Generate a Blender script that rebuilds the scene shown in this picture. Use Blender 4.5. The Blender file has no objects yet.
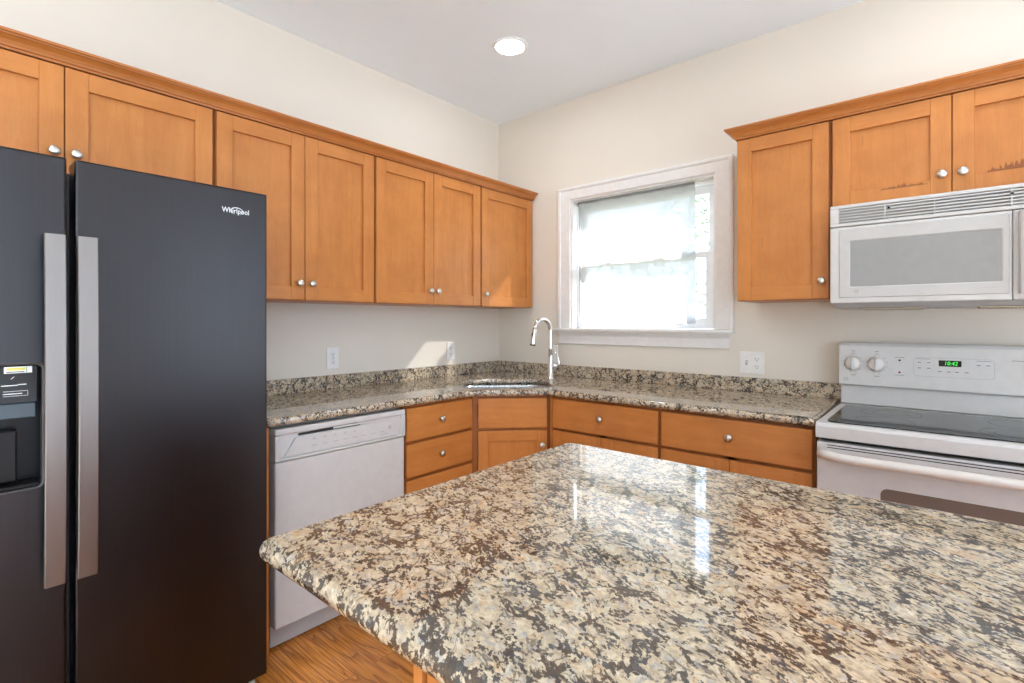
import bpy, bmesh, math, random
from mathutils import Vector, Matrix

random.seed(7)
PI = math.pi
SC = bpy.context.scene
COL = SC.collection

# ------------------------------------------------------------------ camera
cd = bpy.data.cameras.new('camera')
cam = bpy.data.objects.new('camera', cd)
COL.objects.link(cam)
cam.location = (2.5815, -2.8577, 1.277)
cam.rotation_euler = (PI / 2, 0, 0.7089)
cd.sensor_width = 36.0
cd.lens = 36.0 * 509.9 / 1024.0
cd.shift_y = -20.1 / 1024.0
cd.clip_start = 0.02
SC.camera = cam

# ------------------------------------------------------------------ sky, sun, exposure
world = bpy.data.worlds.new('sky')
SC.world = world
world.use_nodes = True
bgn = world.node_tree.nodes['Background']
bgn.inputs['Color'].default_value = (0.70, 0.87, 1.10, 1)
bgn.inputs['Strength'].default_value = 4.0

sd = bpy.data.lights.new('sun', 'SUN')
sun = bpy.data.objects.new('sun', sd)
COL.objects.link(sun)
sun.rotation_euler = Vector((1.0, 0.7, 0.7)).to_track_quat('Z', 'Y').to_euler()
sd.energy = 24.0
sd.angle = math.radians(0.6)
sd.color = (1.0, 0.96, 0.89)

CAN_STRENGTH = 66.0

SC.view_settings.view_transform = 'Standard'
SC.view_settings.look = 'None'
SC.view_settings.gamma = 1.0
SC.view_settings.use_curve_mapping = False
SC.view_settings.exposure = 0.38
SC.cycles.use_denoising = True
SC.cycles.max_bounces = 10
SC.cycles.diffuse_bounces = 6
SC.cycles.transparent_max_bounces = 12
SC.cycles.caustics_reflective = False
SC.cycles.caustics_refractive = False
SC.cycles.sample_clamp_indirect = 6.0


# ------------------------------------------------------------------ node helpers
def new_mat(name):
    m = bpy.data.materials.new(name)
    m.use_nodes = True
    nt = m.node_tree
    return m, nt, nt.nodes['Principled BSDF']


def nd(nt, t, **kw):
    n = nt.nodes.new(t)
    for k, v in kw.items():
        setattr(n, k, v)
    return n


def lk(nt, a, b):
    nt.links.new(a, b)


def coords(nt, scale=(1, 1, 1), rot=(0, 0, 0)):
    tc = nd(nt, 'ShaderNodeTexCoord')
    mp = nd(nt, 'ShaderNodeMapping')
    mp.inputs['Scale'].default_value = scale
    mp.inputs['Rotation'].default_value = rot
    lk(nt, tc.outputs['Object'], mp.inputs['Vector'])
    return mp.outputs['Vector']


def noise(nt, vec, scale, detail=3, rough=0.5, dist=0.0):
    n = nd(nt, 'ShaderNodeTexNoise')
    n.inputs['Scale'].default_value = scale
    n.inputs['Detail'].default_value = detail
    n.inputs['Roughness'].default_value = rough
    n.inputs['Distortion'].default_value = dist
    lk(nt, vec, n.inputs['Vector'])
    return n


def ramp(nt, fac, stops, interp='LINEAR'):
    r = nd(nt, 'ShaderNodeValToRGB')
    r.color_ramp.interpolation = interp
    el = r.color_ramp.elements
    while len(el) < len(stops):
        el.new(0.5)
    for e, (p, c) in zip(el, stops):
        e.position = p
        e.color = c if len(c) == 4 else (*c, 1)
    lk(nt, fac, r.inputs['Fac'])
    return r.outputs['Color']


def mix(nt, fac, a, b, mode='MIX'):
    n = nd(nt, 'ShaderNodeMix', data_type='RGBA', blend_type=mode)
    if isinstance(fac, (int, float)):
        n.inputs[0].default_value = fac
    else:
        lk(nt, fac, n.inputs[0])
    for v, s in ((a, n.inputs[6]), (b, n.inputs[7])):
        if isinstance(v, tuple):
            s.default_value = v if len(v) == 4 else (*v, 1)
        else:
            lk(nt, v, s)
    return n.outputs[2]


def math_(nt, op, a, b=None, c=None):
    n = nd(nt, 'ShaderNodeMath', operation=op)
    for i, v in enumerate((a, b, c)):
        if v is None:
            continue
        if isinstance(v, (int, float)):
            n.inputs[i].default_value = v
        else:
            lk(nt, v, n.inputs[i])
    return n.outputs[0]


def bump(nt, p, h, strength=0.1, dist=0.002):
    b = nd(nt, 'ShaderNodeBump')
    b.inputs['Strength'].default_value = strength
    b.inputs['Distance'].default_value = dist
    lk(nt, h, b.inputs['Height'])
    lk(nt, b.outputs['Normal'], p.inputs['Normal'])


def plain(name, col, rough=0.5, metal=0.0, spec=None, coat=0.0, emit=None, estr=0.0, var=0.03, vscale=30):
    """Smooth material with a slight procedural mottling."""
    m, nt, p = new_mat(name)
    v = coords(nt)
    n = noise(nt, v, vscale, 3)
    lo = tuple(max(0, c * (1 - var)) for c in col)
    hi = tuple(min(1, c * (1 + var)) for c in col)
    lk(nt, ramp(nt, n.outputs['Fac'], [(0.3, lo), (0.7, hi)]), p.inputs['Base Color'])
    p.inputs['Roughness'].default_value = rough
    p.inputs['Metallic'].default_value = metal
    if spec is not None:
        p.inputs['Specular IOR Level'].default_value = spec
    p.inputs['Coat Weight'].default_value = coat
    if emit:
        p.inputs['Emission Color'].default_value = (*emit, 1)
        p.inputs['Emission Strength'].default_value = estr
    return m


# ------------------------------------------------------------------ materials
def wood_mat(name, axis, tint=(1, 1, 1), worn=None):
    """Stained maple; axis is the grain direction in object space."""
    m, nt, p = new_mat(name)
    sc = {'z': (9, 9, 0.9), 'x': (0.9, 9, 9), 'y': (9, 0.9, 9)}[axis]
    v = coords(nt, sc)
    vb = coords(nt, (1, 1, 1))
    g = noise(nt, v, 3.2, 5, 0.62, 0.6)
    fine = noise(nt, v, 22, 3, 0.6)
    blot = noise(nt, vb, 7.5, 3, 0.55, 0.3)

    def t(c):
        return tuple(a * b for a, b in zip(c, tint))
    c1 = ramp(nt, g.outputs['Fac'], [(0.30, t((0.50, 0.188, 0.044))), (0.52, t((0.55, 0.212, 0.053))), (0.75, t((0.59, 0.238, 0.064)))])
    c2 = ramp(nt, blot.outputs['Fac'], [(0.28, (0.87, 0.83, 0.79)), (0.62, (1.0, 1.0, 1.0))])
    c = mix(nt, 1.0, c1, c2, 'MULTIPLY')
    c3 = ramp(nt, fine.outputs['Fac'], [(0.30, (0.95, 0.93, 0.91)), (0.5, (1, 1, 1))])
    c = mix(nt, 1.0, c, c3, 'MULTIPLY')
    # random dark mineral flecks
    fl = noise(nt, coords(nt, {'z': (60, 60, 9), 'x': (9, 60, 60), 'y': (60, 9, 60)}[axis]), 1.0, 2, 0.5)
    flm = ramp(nt, fl.outputs['Fac'], [(0.72, (0, 0, 0)), (0.80, (1, 1, 1))])
    c = mix(nt, math_(nt, 'MULTIPLY', flm, 0.35), c, t((0.26, 0.085, 0.022)))
    if worn:
        # finish worn through to dark streaks above the bottom rail: (x centre, half width, base z, height)
        tc = nd(nt, 'ShaderNodeTexCoord')
        sx = nd(nt, 'ShaderNodeSeparateXYZ')
        lk(nt, tc.outputs['Object'], sx.inputs[0])
        xs = nd(nt, 'ShaderNodeCombineXYZ')
        lk(nt, math_(nt, 'MULTIPLY', sx.outputs['X'], 1.0), xs.inputs['X'])
        nn = noise(nt, xs.outputs[0], 75, 3, 0.7)
        tot = None
        for (xc, hw, zb, hh) in worn:
            win = math_(nt, 'SUBTRACT', 1.0, math_(nt, 'DIVIDE', math_(nt, 'ABSOLUTE', math_(nt, 'SUBTRACT', sx.outputs['X'], xc)), hw))
            win = math_(nt, 'MAXIMUM', win, 0.0)
            win = math_(nt, 'POWER', win, 0.5)
            h = math_(nt, 'MULTIPLY', math_(nt, 'MULTIPLY', math_(nt, 'SUBTRACT', nn.outputs['Fac'], 0.36), hh * 3.6), win)
            up = math_(nt, 'SUBTRACT', sx.outputs['Z'], zb)
            a = math_(nt, 'LESS_THAN', up, h)
            b = math_(nt, 'GREATER_THAN', up, 0.0)
            k = math_(nt, 'MULTIPLY', a, b)
            tot = k if tot is None else math_(nt, 'MAXIMUM', tot, k)
        c = mix(nt, math_(nt, 'MULTIPLY', tot, 0.75), c, (0.17, 0.05, 0.015))
    lk(nt, c, p.inputs['Base Color'])
    p.inputs['Roughness'].default_value = 0.36
    p.inputs['Specular IOR Level'].default_value = 0.35
    p.inputs['Coat Weight'].default_value = 0.08
    p.inputs['Coat Roughness'].default_value = 0.25
    bump(nt, p, fine.outputs['Fac'], 0.06, 0.001)
    return m


def granite_mat(name='granite'):
    m, nt, p = new_mat(name)
    v0 = coords(nt, (1, 1, 1), (0, 0, 0.5))
    # swirl the coordinates
    wn = noise(nt, v0, 7, 3, 0.55)
    off = nd(nt, 'ShaderNodeVectorMath', operation='SUBTRACT')
    lk(nt, wn.outputs['Color'], off.inputs[0])
    off.inputs[1].default_value = (0.5, 0.5, 0.5)
    sc = nd(nt, 'ShaderNodeVectorMath', operation='SCALE')
    lk(nt, off.outputs[0], sc.inputs[0])
    sc.inputs['Scale'].default_value = 0.035
    ad = nd(nt, 'ShaderNodeVectorMath', operation='ADD')
    lk(nt, v0, ad.inputs[0])
    lk(nt, sc.outputs[0], ad.inputs[1])
    st = nd(nt, 'ShaderNodeVectorMath', operation='MULTIPLY')
    lk(nt, ad.outputs[0], st.inputs[0])
    st.inputs[1].default_value = (0.85, 1.3, 1.0)
    v = st.outputs[0]
    # large pale feldspar lenses decide how much dark mineral there is
    blob = noise(nt, v, 19, 2, 0.5, 0.2)
    grain = noise(nt, v, 140, 4, 0.62, 0.2)
    mid = noise(nt, v, 60, 3, 0.6, 0.4)
    base_n = noise(nt, v, 45, 3, 0.6)
    base = ramp(nt, base_n.outputs['Fac'], [(0.32, (0.40, 0.33, 0.26)), (0.48, (0.55, 0.45, 0.315)), (0.62, (0.62, 0.53, 0.40)), (0.75, (0.52, 0.47, 0.41))])
    tan_n = noise(nt, v, 38, 3, 0.6, 0.3)
    tanm = ramp(nt, tan_n.outputs['Fac'], [(0.58, (0, 0, 0)), (0.68, (1, 1, 1))])
    base = mix(nt, math_(nt, 'MULTIPLY', tanm, 0.55), base, (0.52, 0.29, 0.13))
    gq = noise(nt, v, 60, 3, 0.6, 0.2)
    gm = ramp(nt, gq.outputs['Fac'], [(0.56, (0, 0, 0)), (0.64, (1, 1, 1))])
    base = mix(nt, math_(nt, 'MULTIPLY', gm, 0.65), base, (0.37, 0.37, 0.37))
    cell = nd(nt, 'ShaderNodeTexVoronoi', feature='DISTANCE_TO_EDGE')
    cell.inputs['Scale'].default_value = 25
    cw = noise(nt, v, 45, 3, 0.6)
    cwo = nd(nt, 'ShaderNodeVectorMath', operation='MULTIPLY_ADD')
    lk(nt, cw.outputs['Color'], cwo.inputs[0])
    cwo.inputs[1].default_value = (0.022, 0.022, 0.022)
    lk(nt, v, cwo.inputs[2])
    lk(nt, cwo.outputs[0], cell.inputs['Vector'])
    s4 = math_(nt, 'MULTIPLY', math_(nt, 'SUBTRACT', math_(nt, 'MINIMUM', cell.outputs['Distance'], 0.32), 0.13), 1.1)
    s1 = math_(nt, 'MULTIPLY', math_(nt, 'SUBTRACT', grain.outputs['Fac'], 0.5), 1.35)
    s2 = math_(nt, 'MULTIPLY', math_(nt, 'SUBTRACT', blob.outputs['Fac'], 0.5), 0.75)
    s3 = math_(nt, 'MULTIPLY', math_(nt, 'SUBTRACT', mid.outputs['Fac'], 0.5), 0.35)
    lvl = math_(nt, 'ADD', math_(nt, 'ADD', math_(nt, 'ADD', s1, s2), s3), s4)
    dmask = ramp(nt, math_(nt, 'ADD', lvl, 0.5), [(0.37, (1, 1, 1)), (0.455, (0, 0, 0))])
    # thin dark seams outlining the lenses
    rn = noise(nt, v, 17, 4, 0.6, 0.5)
    rid = math_(nt, 'ABSOLUTE', math_(nt, 'SUBTRACT', rn.outputs['Fac'], 0.5))
    wob = math_(nt, 'ADD', rid, math_(nt, 'MULTIPLY', s1, 0.10))
    seam = ramp(nt, wob, [(0.010, (1, 1, 1)), (0.022, (0, 0, 0))])
    dk = noise(nt, v, 24, 3, 0.6)
    dark = ramp(nt, dk.outputs['Fac'], [(0.36, (0.060, 0.034, 0.024)), (0.50, (0.028, 0.022, 0.021)), (0.64, (0.045, 0.050, 0.066))])
    c = mix(nt, math_(nt, 'MULTIPLY', math_(nt, 'MAXIMUM', dmask, math_(nt, 'MULTIPLY', seam, 0.75)), 0.92), base, dark)
    # crystal grain
    vo = nd(nt, 'ShaderNodeTexVoronoi')
    vo.inputs['Scale'].default_value = 210
    lk(nt, v, vo.inputs['Vector'])
    gr = ramp(nt, vo.outputs['Color'], [(0.0, (0.72, 0.71, 0.70)), (1.0, (1.18, 1.17, 1.15))])
    c = mix(nt, 1.0, c, gr, 'MULTIPLY')
    lk(nt, c, p.inputs['Base Color'])
    rr = ramp(nt, noise(nt, v0, 55, 3).outputs['Fac'], [(0.3, (0.03, 0.03, 0.03)), (0.7, (0.06, 0.06, 0.06))])
    lk(nt, rr, p.inputs['Roughness'])
    p.inputs['Specular IOR Level'].default_value = 0.78
    return m


def floor_mat():
    m, nt, p = new_mat('oak_floor')
    v = coords(nt)
    br = nd(nt, 'ShaderNodeTexBrick')
    br.offset = 0.37
    br.offset_frequency = 2
    br.inputs['Scale'].default_value = 1.0
    br.inputs['Brick Width'].default_value = 0.95
    br.inputs['Row Height'].default_value = 0.083
    br.inputs['Mortar Size'].default_value = 0.0011
    br.inputs['Mortar Smooth'].default_value = 0.2
    br.inputs['Color1'].default_value = (0, 0, 0, 1)
    br.inputs['Color2'].default_value = (1, 1, 1, 1)
    br.inputs['Mortar'].default_value = (0.5, 0.5, 0.5, 1)
    lk(nt, v, br.inputs['Vector'])
    # each board shifts its own grain
    sh = nd(nt, 'ShaderNodeVectorMath', operation='SCALE')
    lk(nt, br.outputs['Color'], sh.inputs[0])
    sh.inputs['Scale'].default_value = 9.0
    ad = nd(nt, 'ShaderNodeVectorMath', operation='ADD')
    lk(nt, v, ad.inputs[0])
    lk(nt, sh.outputs[0], ad.inputs[1])
    mp = nd(nt, 'ShaderNodeMapping')
    mp.inputs['Scale'].default_value = (0.8, 7.5, 1)
    lk(nt, ad.outputs[0], mp.inputs['Vector'])
    big = noise(nt, mp.outputs[0], 1.2, 2, 0.5, 0.2)
    ringv = math_(nt, 'FRACT', math_(nt, 'MULTIPLY', big.outputs['Fac'], 13.0))
    ring = ramp(nt, ringv, [(0.0, (0.32, 0.105, 0.015)), (0.18, (0.55, 0.205, 0.034)), (0.6, (0.68, 0.28, 0.055)), (1.0, (0.60, 0.235, 0.043))])
    mp2 = nd(nt, 'ShaderNodeMapping')
    mp2.inputs['Scale'].default_value = (6, 160, 1)
    lk(nt, ad.outputs[0], mp2.inputs['Vector'])
    pore = noise(nt, mp2.outputs[0], 1.0, 2, 0.5)
    pr = ramp(nt, pore.outputs['Fac'], [(0.34, (0.66, 0.56, 0.48)), (0.50, (1, 1, 1))])
    c = mix(nt, 1.0, ring, pr, 'MULTIPLY')
    tone = ramp(nt, br.outputs['Color'], [(0.0, (0.86, 0.84, 0.82)), (1.0, (1.12, 1.1, 1.08))])
    c = mix(nt, 1.0, c, tone, 'MULTIPLY')
    c = mix(nt, math_(nt, 'MULTIPLY', br.outputs['Fac'], 0.75), c, (0.09, 0.03, 0.008))
    lk(nt, c, p.inputs['Base Color'])
    p.inputs['Roughness'].default_value = 0.3
    p.inputs['Coat Weight'].default_value = 0.2
    p.inputs['Coat Roughness'].default_value = 0.15
    return m


def wall_mat(name, col):
    m, nt, p = new_mat(name)
    v = coords(nt)
    n = noise(nt, v, 2.2, 3)
    lk(nt, ramp(nt, n.outputs['Fac'], [(0.3, tuple(c * 0.985 for c in col)), (0.7, tuple(min(1, c * 1.015) for c in col))]), p.inputs['Base Color'])
    p.inputs['Roughness'].default_value = 0.62
    p.inputs['Specular IOR Level'].default_value = 0.3
    bump(nt, p, noise(nt, v, 320, 2).outputs['Fac'], 0.05, 0.0006)
    return m


def brushed_mat(name, col, rough=0.3, metal=1.0, axis='z', amt=0.12):
    m, nt, p = new_mat(name)
    s = {'z': (260, 260, 2), 'x': (2, 260, 260), 'y': (260, 2, 260)}[axis]
    n = noise(nt, coords(nt, s), 1.0, 2, 0.5)
    lk(nt, ramp(nt, n.outputs['Fac'], [(0.25, tuple(c * (1 - amt) for c in col)), (0.75, tuple(min(1, c * (1 + amt)) for c in col))]), p.inputs['Base Color'])
    lk(nt, ramp(nt, n.outputs['Fac'], [(0.2, (rough * 0.88,) * 3), (0.8, (rough * 1.12,) * 3)]), p.inputs['Roughness'])
    p.inputs['Metallic'].default_value = metal
    return m


def glass_mat(name='window_glass', tint=(1, 1, 1), gl=0.06):
    m, nt, p = new_mat(name)
    nt.nodes.remove(p)
    out = [n for n in nt.nodes if n.type == 'OUTPUT_MATERIAL'][0]
    tr = nd(nt, 'ShaderNodeBsdfTransparent')
    tr.inputs['Color'].default_value = (*tint, 1)
    g = nd(nt, 'ShaderNodeBsdfGlossy')
    g.inputs['Roughness'].default_value = 0.02
    fr = nd(nt, 'ShaderNodeLayerWeight')
    fr.inputs['Blend'].default_value = 0.5
    mx = nd(nt, 'ShaderNodeMixShader')
    lk(nt, math_(nt, 'ADD', math_(nt, 'MULTIPLY', math_(nt, 'POWER', fr.outputs['Facing'], 5.0), 0.6), 0.03), mx.inputs[0])
    lk(nt, tr.outputs[0], mx.inputs[1])
    lk(nt, g.outputs[0], mx.inputs[2])
    lk(nt, mx.outputs[0], out.inputs['Surface'])
    return m


def sheer_mat(name='sheer_cloth', open_=0.07):
    m, nt, p = new_mat(name)
    nt.nodes.remove(p)
    out = [n for n in nt.nodes if n.type == 'OUTPUT_MATERIAL'][0]
    n = noise(nt, coords(nt, (900, 900, 900)), 1.0, 2)
    fac = ramp(nt, n.outputs['Fac'], [(0.3, (open_ - 0.05,) * 3), (0.7, (open_ + 0.05,) * 3)])
    tr = nd(nt, 'ShaderNodeBsdfTransparent')
    d = nd(nt, 'ShaderNodeBsdfDiffuse')
    d.inputs['Color'].default_value = (0.46, 0.465, 0.47, 1)
    tl = nd(nt, 'ShaderNodeBsdfTranslucent')
    tl.inputs['Color'].default_value = (0.46, 0.465, 0.47, 1)
    a = nd(nt, 'ShaderNodeMixShader')
    a.inputs[0].default_value = 0.55
    lk(nt, d.outputs[0], a.inputs[1])
    lk(nt, tl.outputs[0], a.inputs[2])
    b = nd(nt, 'ShaderNodeMixShader')
    lk(nt, fac, b.inputs[0])
    lk(nt, a.outputs[0], b.inputs[1])
    lk(nt, tr.outputs[0], b.inputs[2])
    lk(nt, b.outputs[0], out.inputs['Surface'])
    return m


WV = wood_mat('maple_vertical', 'z')
WH = wood_mat('maple_horizontal', 'x')
WW = wood_mat('maple_worn', 'z', worn=[(0.245, 0.075, 0.0520, 0.022), (0.565, 0.085, 0.0650, 0.050)])
WFRAME = wood_mat('maple_frame_shaded', 'z', (0.62, 0.52, 0.48))  # darker maple; shade of door gaps and toe kicks put into the colour
GRANITE = granite_mat()
FLOOR = floor_mat()
PAINT = wall_mat('beige_paint', (0.745, 0.695, 0.615))
CEIL = wall_mat('ceiling_paint', (0.85, 0.93, 0.985))
TRIM = plain('white_trim_paint', (0.80, 0.79, 0.775), 0.35)
VINYL = plain('white_vinyl', (0.86, 0.88, 0.90), 0.35)
WHITE = plain('white_enamel', (0.575, 0.565, 0.555), 0.28, coat=0.25)
WARMWHITE = plain('ivory_plastic', (0.68, 0.635, 0.59), 0.35)
PLATE = plain('outlet_plastic', (0.82, 0.81, 0.79), 0.35)
DARK = plain('dark_gap', (0.02, 0.018, 0.016), 0.6)
BLACK = plain('black_plastic', (0.008, 0.008, 0.009), 0.3, spec=0.25)
GREYTXT = plain('grey_print', (0.24, 0.24, 0.25), 0.5)
MIDGREY = plain('grey_plastic', (0.42, 0.42, 0.42), 0.4)
LTGREY = plain('light_grey_plastic', (0.60, 0.60, 0.60), 0.4)
NICKEL = plain('brushed_nickel', (0.62, 0.60, 0.57), 0.28, 1.0)
CHROME = plain('chrome', (0.80, 0.80, 0.81), 0.12, 1.0)
SINKSTEEL = brushed_mat('sink_steel', (0.70, 0.71, 0.72), 0.28)
FRIDGE = brushed_mat('black_stainless', (0.052, 0.050, 0.053), 0.32, 1.0, 'z', 0.05)
FRIDGESIDE = plain('dark_cabinet_metal', (0.05, 0.048, 0.05), 0.5)
HANDLE = brushed_mat('handle_steel', (0.27, 0.25, 0.24), 0.33, 1.0, 'z', 0.02)
CERAN = plain('black_ceramic_glass', (0.010, 0.013, 0.017), 0.07, spec=0.3)
RING = plain('burner_ring_print', (0.11, 0.115, 0.12), 0.25)
OVENGLASS = plain('oven_window_glass', (0.16, 0.125, 0.105), 0.2)
MWGLASS = plain('microwave_window', (0.29, 0.29, 0.285), 0.3)
FILTER = plain('grease_filter', (0.42, 0.36, 0.27), 0.35, 0.6)
DISPGLOSS = plain('dispenser_gloss', (0.016, 0.022, 0.028), 0.1)
DISPSTRIP = plain('dispenser_strip', (0.06, 0.085, 0.105), 0.3)
LOGOSILVER = plain('logo_silver', (0.8, 0.8, 0.8), 0.3, 0.6)
YELLOW = plain('label_yellow', (0.75, 0.66, 0.15), 0.5)
GREENP = plain('label_green', (0.06, 0.30, 0.16), 0.5)
LABELW = plain('label_white', (0.85, 0.85, 0.85), 0.5)
LED = plain('green_led', (0.02, 0.3, 0.02), 0.4, emit=(0.05, 1.0, 0.08), estr=0.9)
LENS = plain('lamp_lens', (0.95, 0.95, 0.92), 0.4, emit=(0.94, 0.97, 1.0), estr=CAN_STRENGTH)
GLASS = glass_mat()
SHEER = sheer_mat()
GROUND = plain('winter_lawn', (0.30, 0.31, 0.22), 0.9, var=0.25, vscale=3)
BARK = plain('bark', (0.34, 0.31, 0.28), 0.9, var=0.3)
LEAF = plain('tree_leaves', (0.33, 0.38, 0.28), 0.7, var=0.3, vscale=5)
SIDING = plain('pale_siding', (0.72, 0.72, 0.70), 0.7)
CARPET = plain('bounce_carpet', (0.60, 0.60, 0.60), 0.95, var=0.1, vscale=150)  # for the unseen floor added to bounce neutral light
PATIO = plain('bounce_concrete', (0.56, 0.61, 0.68), 0.9, var=0.08, vscale=2)  # for the unseen paving added to bounce cool light upward
SOFFIT = plain('soffit_white', (0.75, 0.75, 0.75), 0.7)
RUST = plain('red_lamp', (0.20, 0.02, 0.02), 0.4)


# ------------------------------------------------------------------ mesh builder
class MB:
    def __init__(self):
        self.v, self.f, self.m, self.s = [], [], [], []
        self.mats = []

    def mi(self, mat):
        if mat not in self.mats:
            self.mats.append(mat)
        return self.mats.index(mat)

    def add(self, verts, faces, mat, smooth=False):
        o = len(self.v)
        self.v += [tuple(x) for x in verts]
        i = self.mi(mat)
        for f in faces:
            self.f.append(tuple(o + k for k in f))
            self.m.append(i)
            self.s.append(smooth)
        return self

    def bm(self, b, mat, smooth=False, M=None):
        b.verts.ensure_lookup_table()
        b.verts.index_update()
        vs = [(M @ v.co if M else v.co.copy()) for v in b.verts]
        self.add(vs, [[v.index for v in f.verts] for f in b.faces], mat, smooth)
        b.free()
        return self

    def box(self, x0, x1, y0, y1, z0, z1, mat, bev=0.0, seg=2, M=None):
        x0, x1 = min(x0, x1), max(x0, x1)
        y0, y1 = min(y0, y1), max(y0, y1)
        z0, z1 = min(z0, z1), max(z0, z1)
        b = bmesh.new()
        bmesh.ops.create_cube(b, size=1.0)
        for v in b.verts:
            v.co = Vector(((x0 + x1) / 2 + v.co.x * (x1 - x0), (y0 + y1) / 2 + v.co.y * (y1 - y0), (z0 + z1) / 2 + v.co.z * (z1 - z0)))
        if bev > 0:
            bev = min(bev, 0.45 * min(x1 - x0, y1 - y0, z1 - z0))
            bmesh.ops.bevel(b, geom=b.edges[:], offset=bev, segments=seg, affect='EDGES', profile=0.5)
        return self.bm(b, mat, False, M)

    def lathe(self, prof, mat, origin=(0, 0, 0), axis=(0, 0, 1), n=24, smooth=True, scale=(1, 1), cap=True):
        """prof: list of (radius, height along axis)."""
        q = Vector((0, 0, 1)).rotation_difference(Vector(axis)).to_matrix()
        o = Vector(origin)
        vs, fs = [], []
        for r, h in prof:
            for k in range(n):
                a = 2 * PI * k / n
                vs.append(o + q @ Vector((r * scale[0] * math.cos(a), r * scale[1] * math.sin(a), h)))
        for i in range(len(prof) - 1):
            for k in range(n):
                k2 = (k + 1) % n
                fs.append((i * n + k, i * n + k2, (i + 1) * n + k2, (i + 1) * n + k))
        self.add(vs, fs, mat, smooth)
        base = len(vs)
        for i, flip in ((0, True), (len(prof) - 1, False)):
            if cap and prof[i][0] > 1e-3:
                ring = [vs[i * n + k] for k in range(n)]
                f = list(range(n))
                self.add(ring, [f[::-1] if flip else f], mat, False)
        return self

    def tube(self, pts, r, mat, n=14, cap=True, radii=None, flat=None):
        pts = [Vector(p) for p in pts]
        vs, fs = [], []
        t0 = (pts[1] - pts[0]).normalized()
        ref = Vector((0, 0, 1)) if abs(t0.z) < 0.9 else Vector((1, 0, 0))
        nrm = t0.cross(ref).normalized()
        for i, p in enumerate(pts):
            t = (pts[min(i + 1, len(pts) - 1)] - pts[max(i - 1, 0)]).normalized()
            nrm = (nrm - t * nrm.dot(t)).normalized()
            bn = t.cross(nrm)
            rr = radii[i] if radii else r
            for k in range(n):
                a = 2 * PI * k / n
                vs.append(p + nrm * rr * math.cos(a) + bn * rr * math.sin(a) * (flat or 1))
        for i in range(len(pts) - 1):
            for k in range(n):
                k2 = (k + 1) % n
                fs.append((i * n + k, i * n + k2, (i + 1) * n + k2, (i + 1) * n + k))
        self.add(vs, fs, mat, True)
        if cap:
            self.add(vs[:n], [tuple(range(n))[::-1]], mat)
            self.add(vs[-n:], [tuple(range(n))], mat)
        return self

    def extrude(self, poly, a, b, mat, axis='y', smooth=False):
        """poly: 2D outline; extruded between a and b along axis. For y the outline is (x, z); for x it is (y, z); for z (x, y)."""
        def P(u, w, t):
            return {'y': (u, t, w), 'x': (t, u, w), 'z': (u, w, t)}[axis]
        n = len(poly)
        vs = [P(u, w, a) for u, w in poly] + [P(u, w, b) for u, w in poly]
        fs = [(i, (i + 1) % n, n + (i + 1) % n, n + i) for i in range(n)]
        self.add(vs, fs, mat, smooth)
        self.add(vs[:n], [tuple(range(n))[::-1]], mat)
        self.add(vs[n:], [tuple(range(n))], mat)
        return self

    def text(self, s, size, depth, mat, M, align='CENTER', shear=0.0, xs=1.0):
        c = bpy.data.curves.new('t', 'FONT')
        c.body = s
        c.size = size
        c.extrude = depth
        c.align_x = align
        c.align_y = 'CENTER'
        c.shear = shear
        c.resolution_u = 3
        o = bpy.data.objects.new('t', c)
        COL.objects.link(o)
        dg = bpy.context.evaluated_depsgraph_get()
        dg.update()
        me = o.evaluated_get(dg).to_mesh()
        S = Matrix.Diagonal((xs, 1, 1, 1))
        self.add([M @ S @ v.co for v in me.vertices], [tuple(p.vertices) for p in me.polygons], mat)
        o.evaluated_get(dg).to_mesh_clear()
        bpy.data.objects.remove(o)
        bpy.data.curves.remove(c)
        return self

    def build(self, name, parent=None, fix=True):
        me = bpy.data.meshes.new(name)
        me.from_pydata(self.v, [], self.f)
        for m in self.mats:
            me.materials.append(m)
        me.polygons.foreach_set('material_index', self.m)
        me.polygons.foreach_set('use_smooth', self.s)
        if fix:
            b = bmesh.new()
            b.from_mesh(me)
            bmesh.ops.remove_doubles(b, verts=b.verts, dist=1e-6)
            bmesh.ops.recalc_face_normals(b, faces=b.faces)
            b.to_mesh(me)
            b.free()
        me.update()
        o = bpy.data.objects.new(name, me)
        COL.objects.link(o)
        if parent:
            o.parent = parent
        return o


def thing(name, label, cat, loc=(0, 0, 0), rz=0.0, group=None):
    o = bpy.data.objects.new(name, None)
    COL.objects.link(o)
    o.empty_display_size = 0.05
    o.location = loc
    o.rotation_euler = (0, 0, rz)
    return tag(o, label, cat, group)


def tag(o, label, cat, group=None):
    o['label'] = label
    o['category'] = cat
    if group:
        o['group'] = group
    return o


def structure(o):
    o['kind'] = 'structure'
    return o


def fillet(poly, radii, seg=8):
    """Round the corners of a 2D polygon."""
    out = []
    n = len(poly)
    for i in range(n):
        p0, p, p1 = Vector(poly[i - 1]), Vector(poly[i]), Vector(poly[(i + 1) % n])
        r = radii[i] if isinstance(radii, (list, tuple)) else radii
        a, b = (p0 - p).normalized(), (p1 - p).normalized()
        ang = a.angle(b)
        if r <= 0 or abs(ang - PI) < 1e-3:
            out.append(tuple(p))
            continue
        d = r / math.tan(ang / 2)
        c = p + (a + b).normalized() * (r / math.sin(ang / 2))
        s, e = p + a * d, p + b * d
        va, vb = s - c, e - c
        tot = va.angle_signed(vb)
        for k in range(seg + 1):
            t = -tot * k / seg
            out.append((c.x + va.x * math.cos(t) - va.y * math.sin(t), c.y + va.x * math.sin(t) + va.y * math.cos(t)))
    return out


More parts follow.
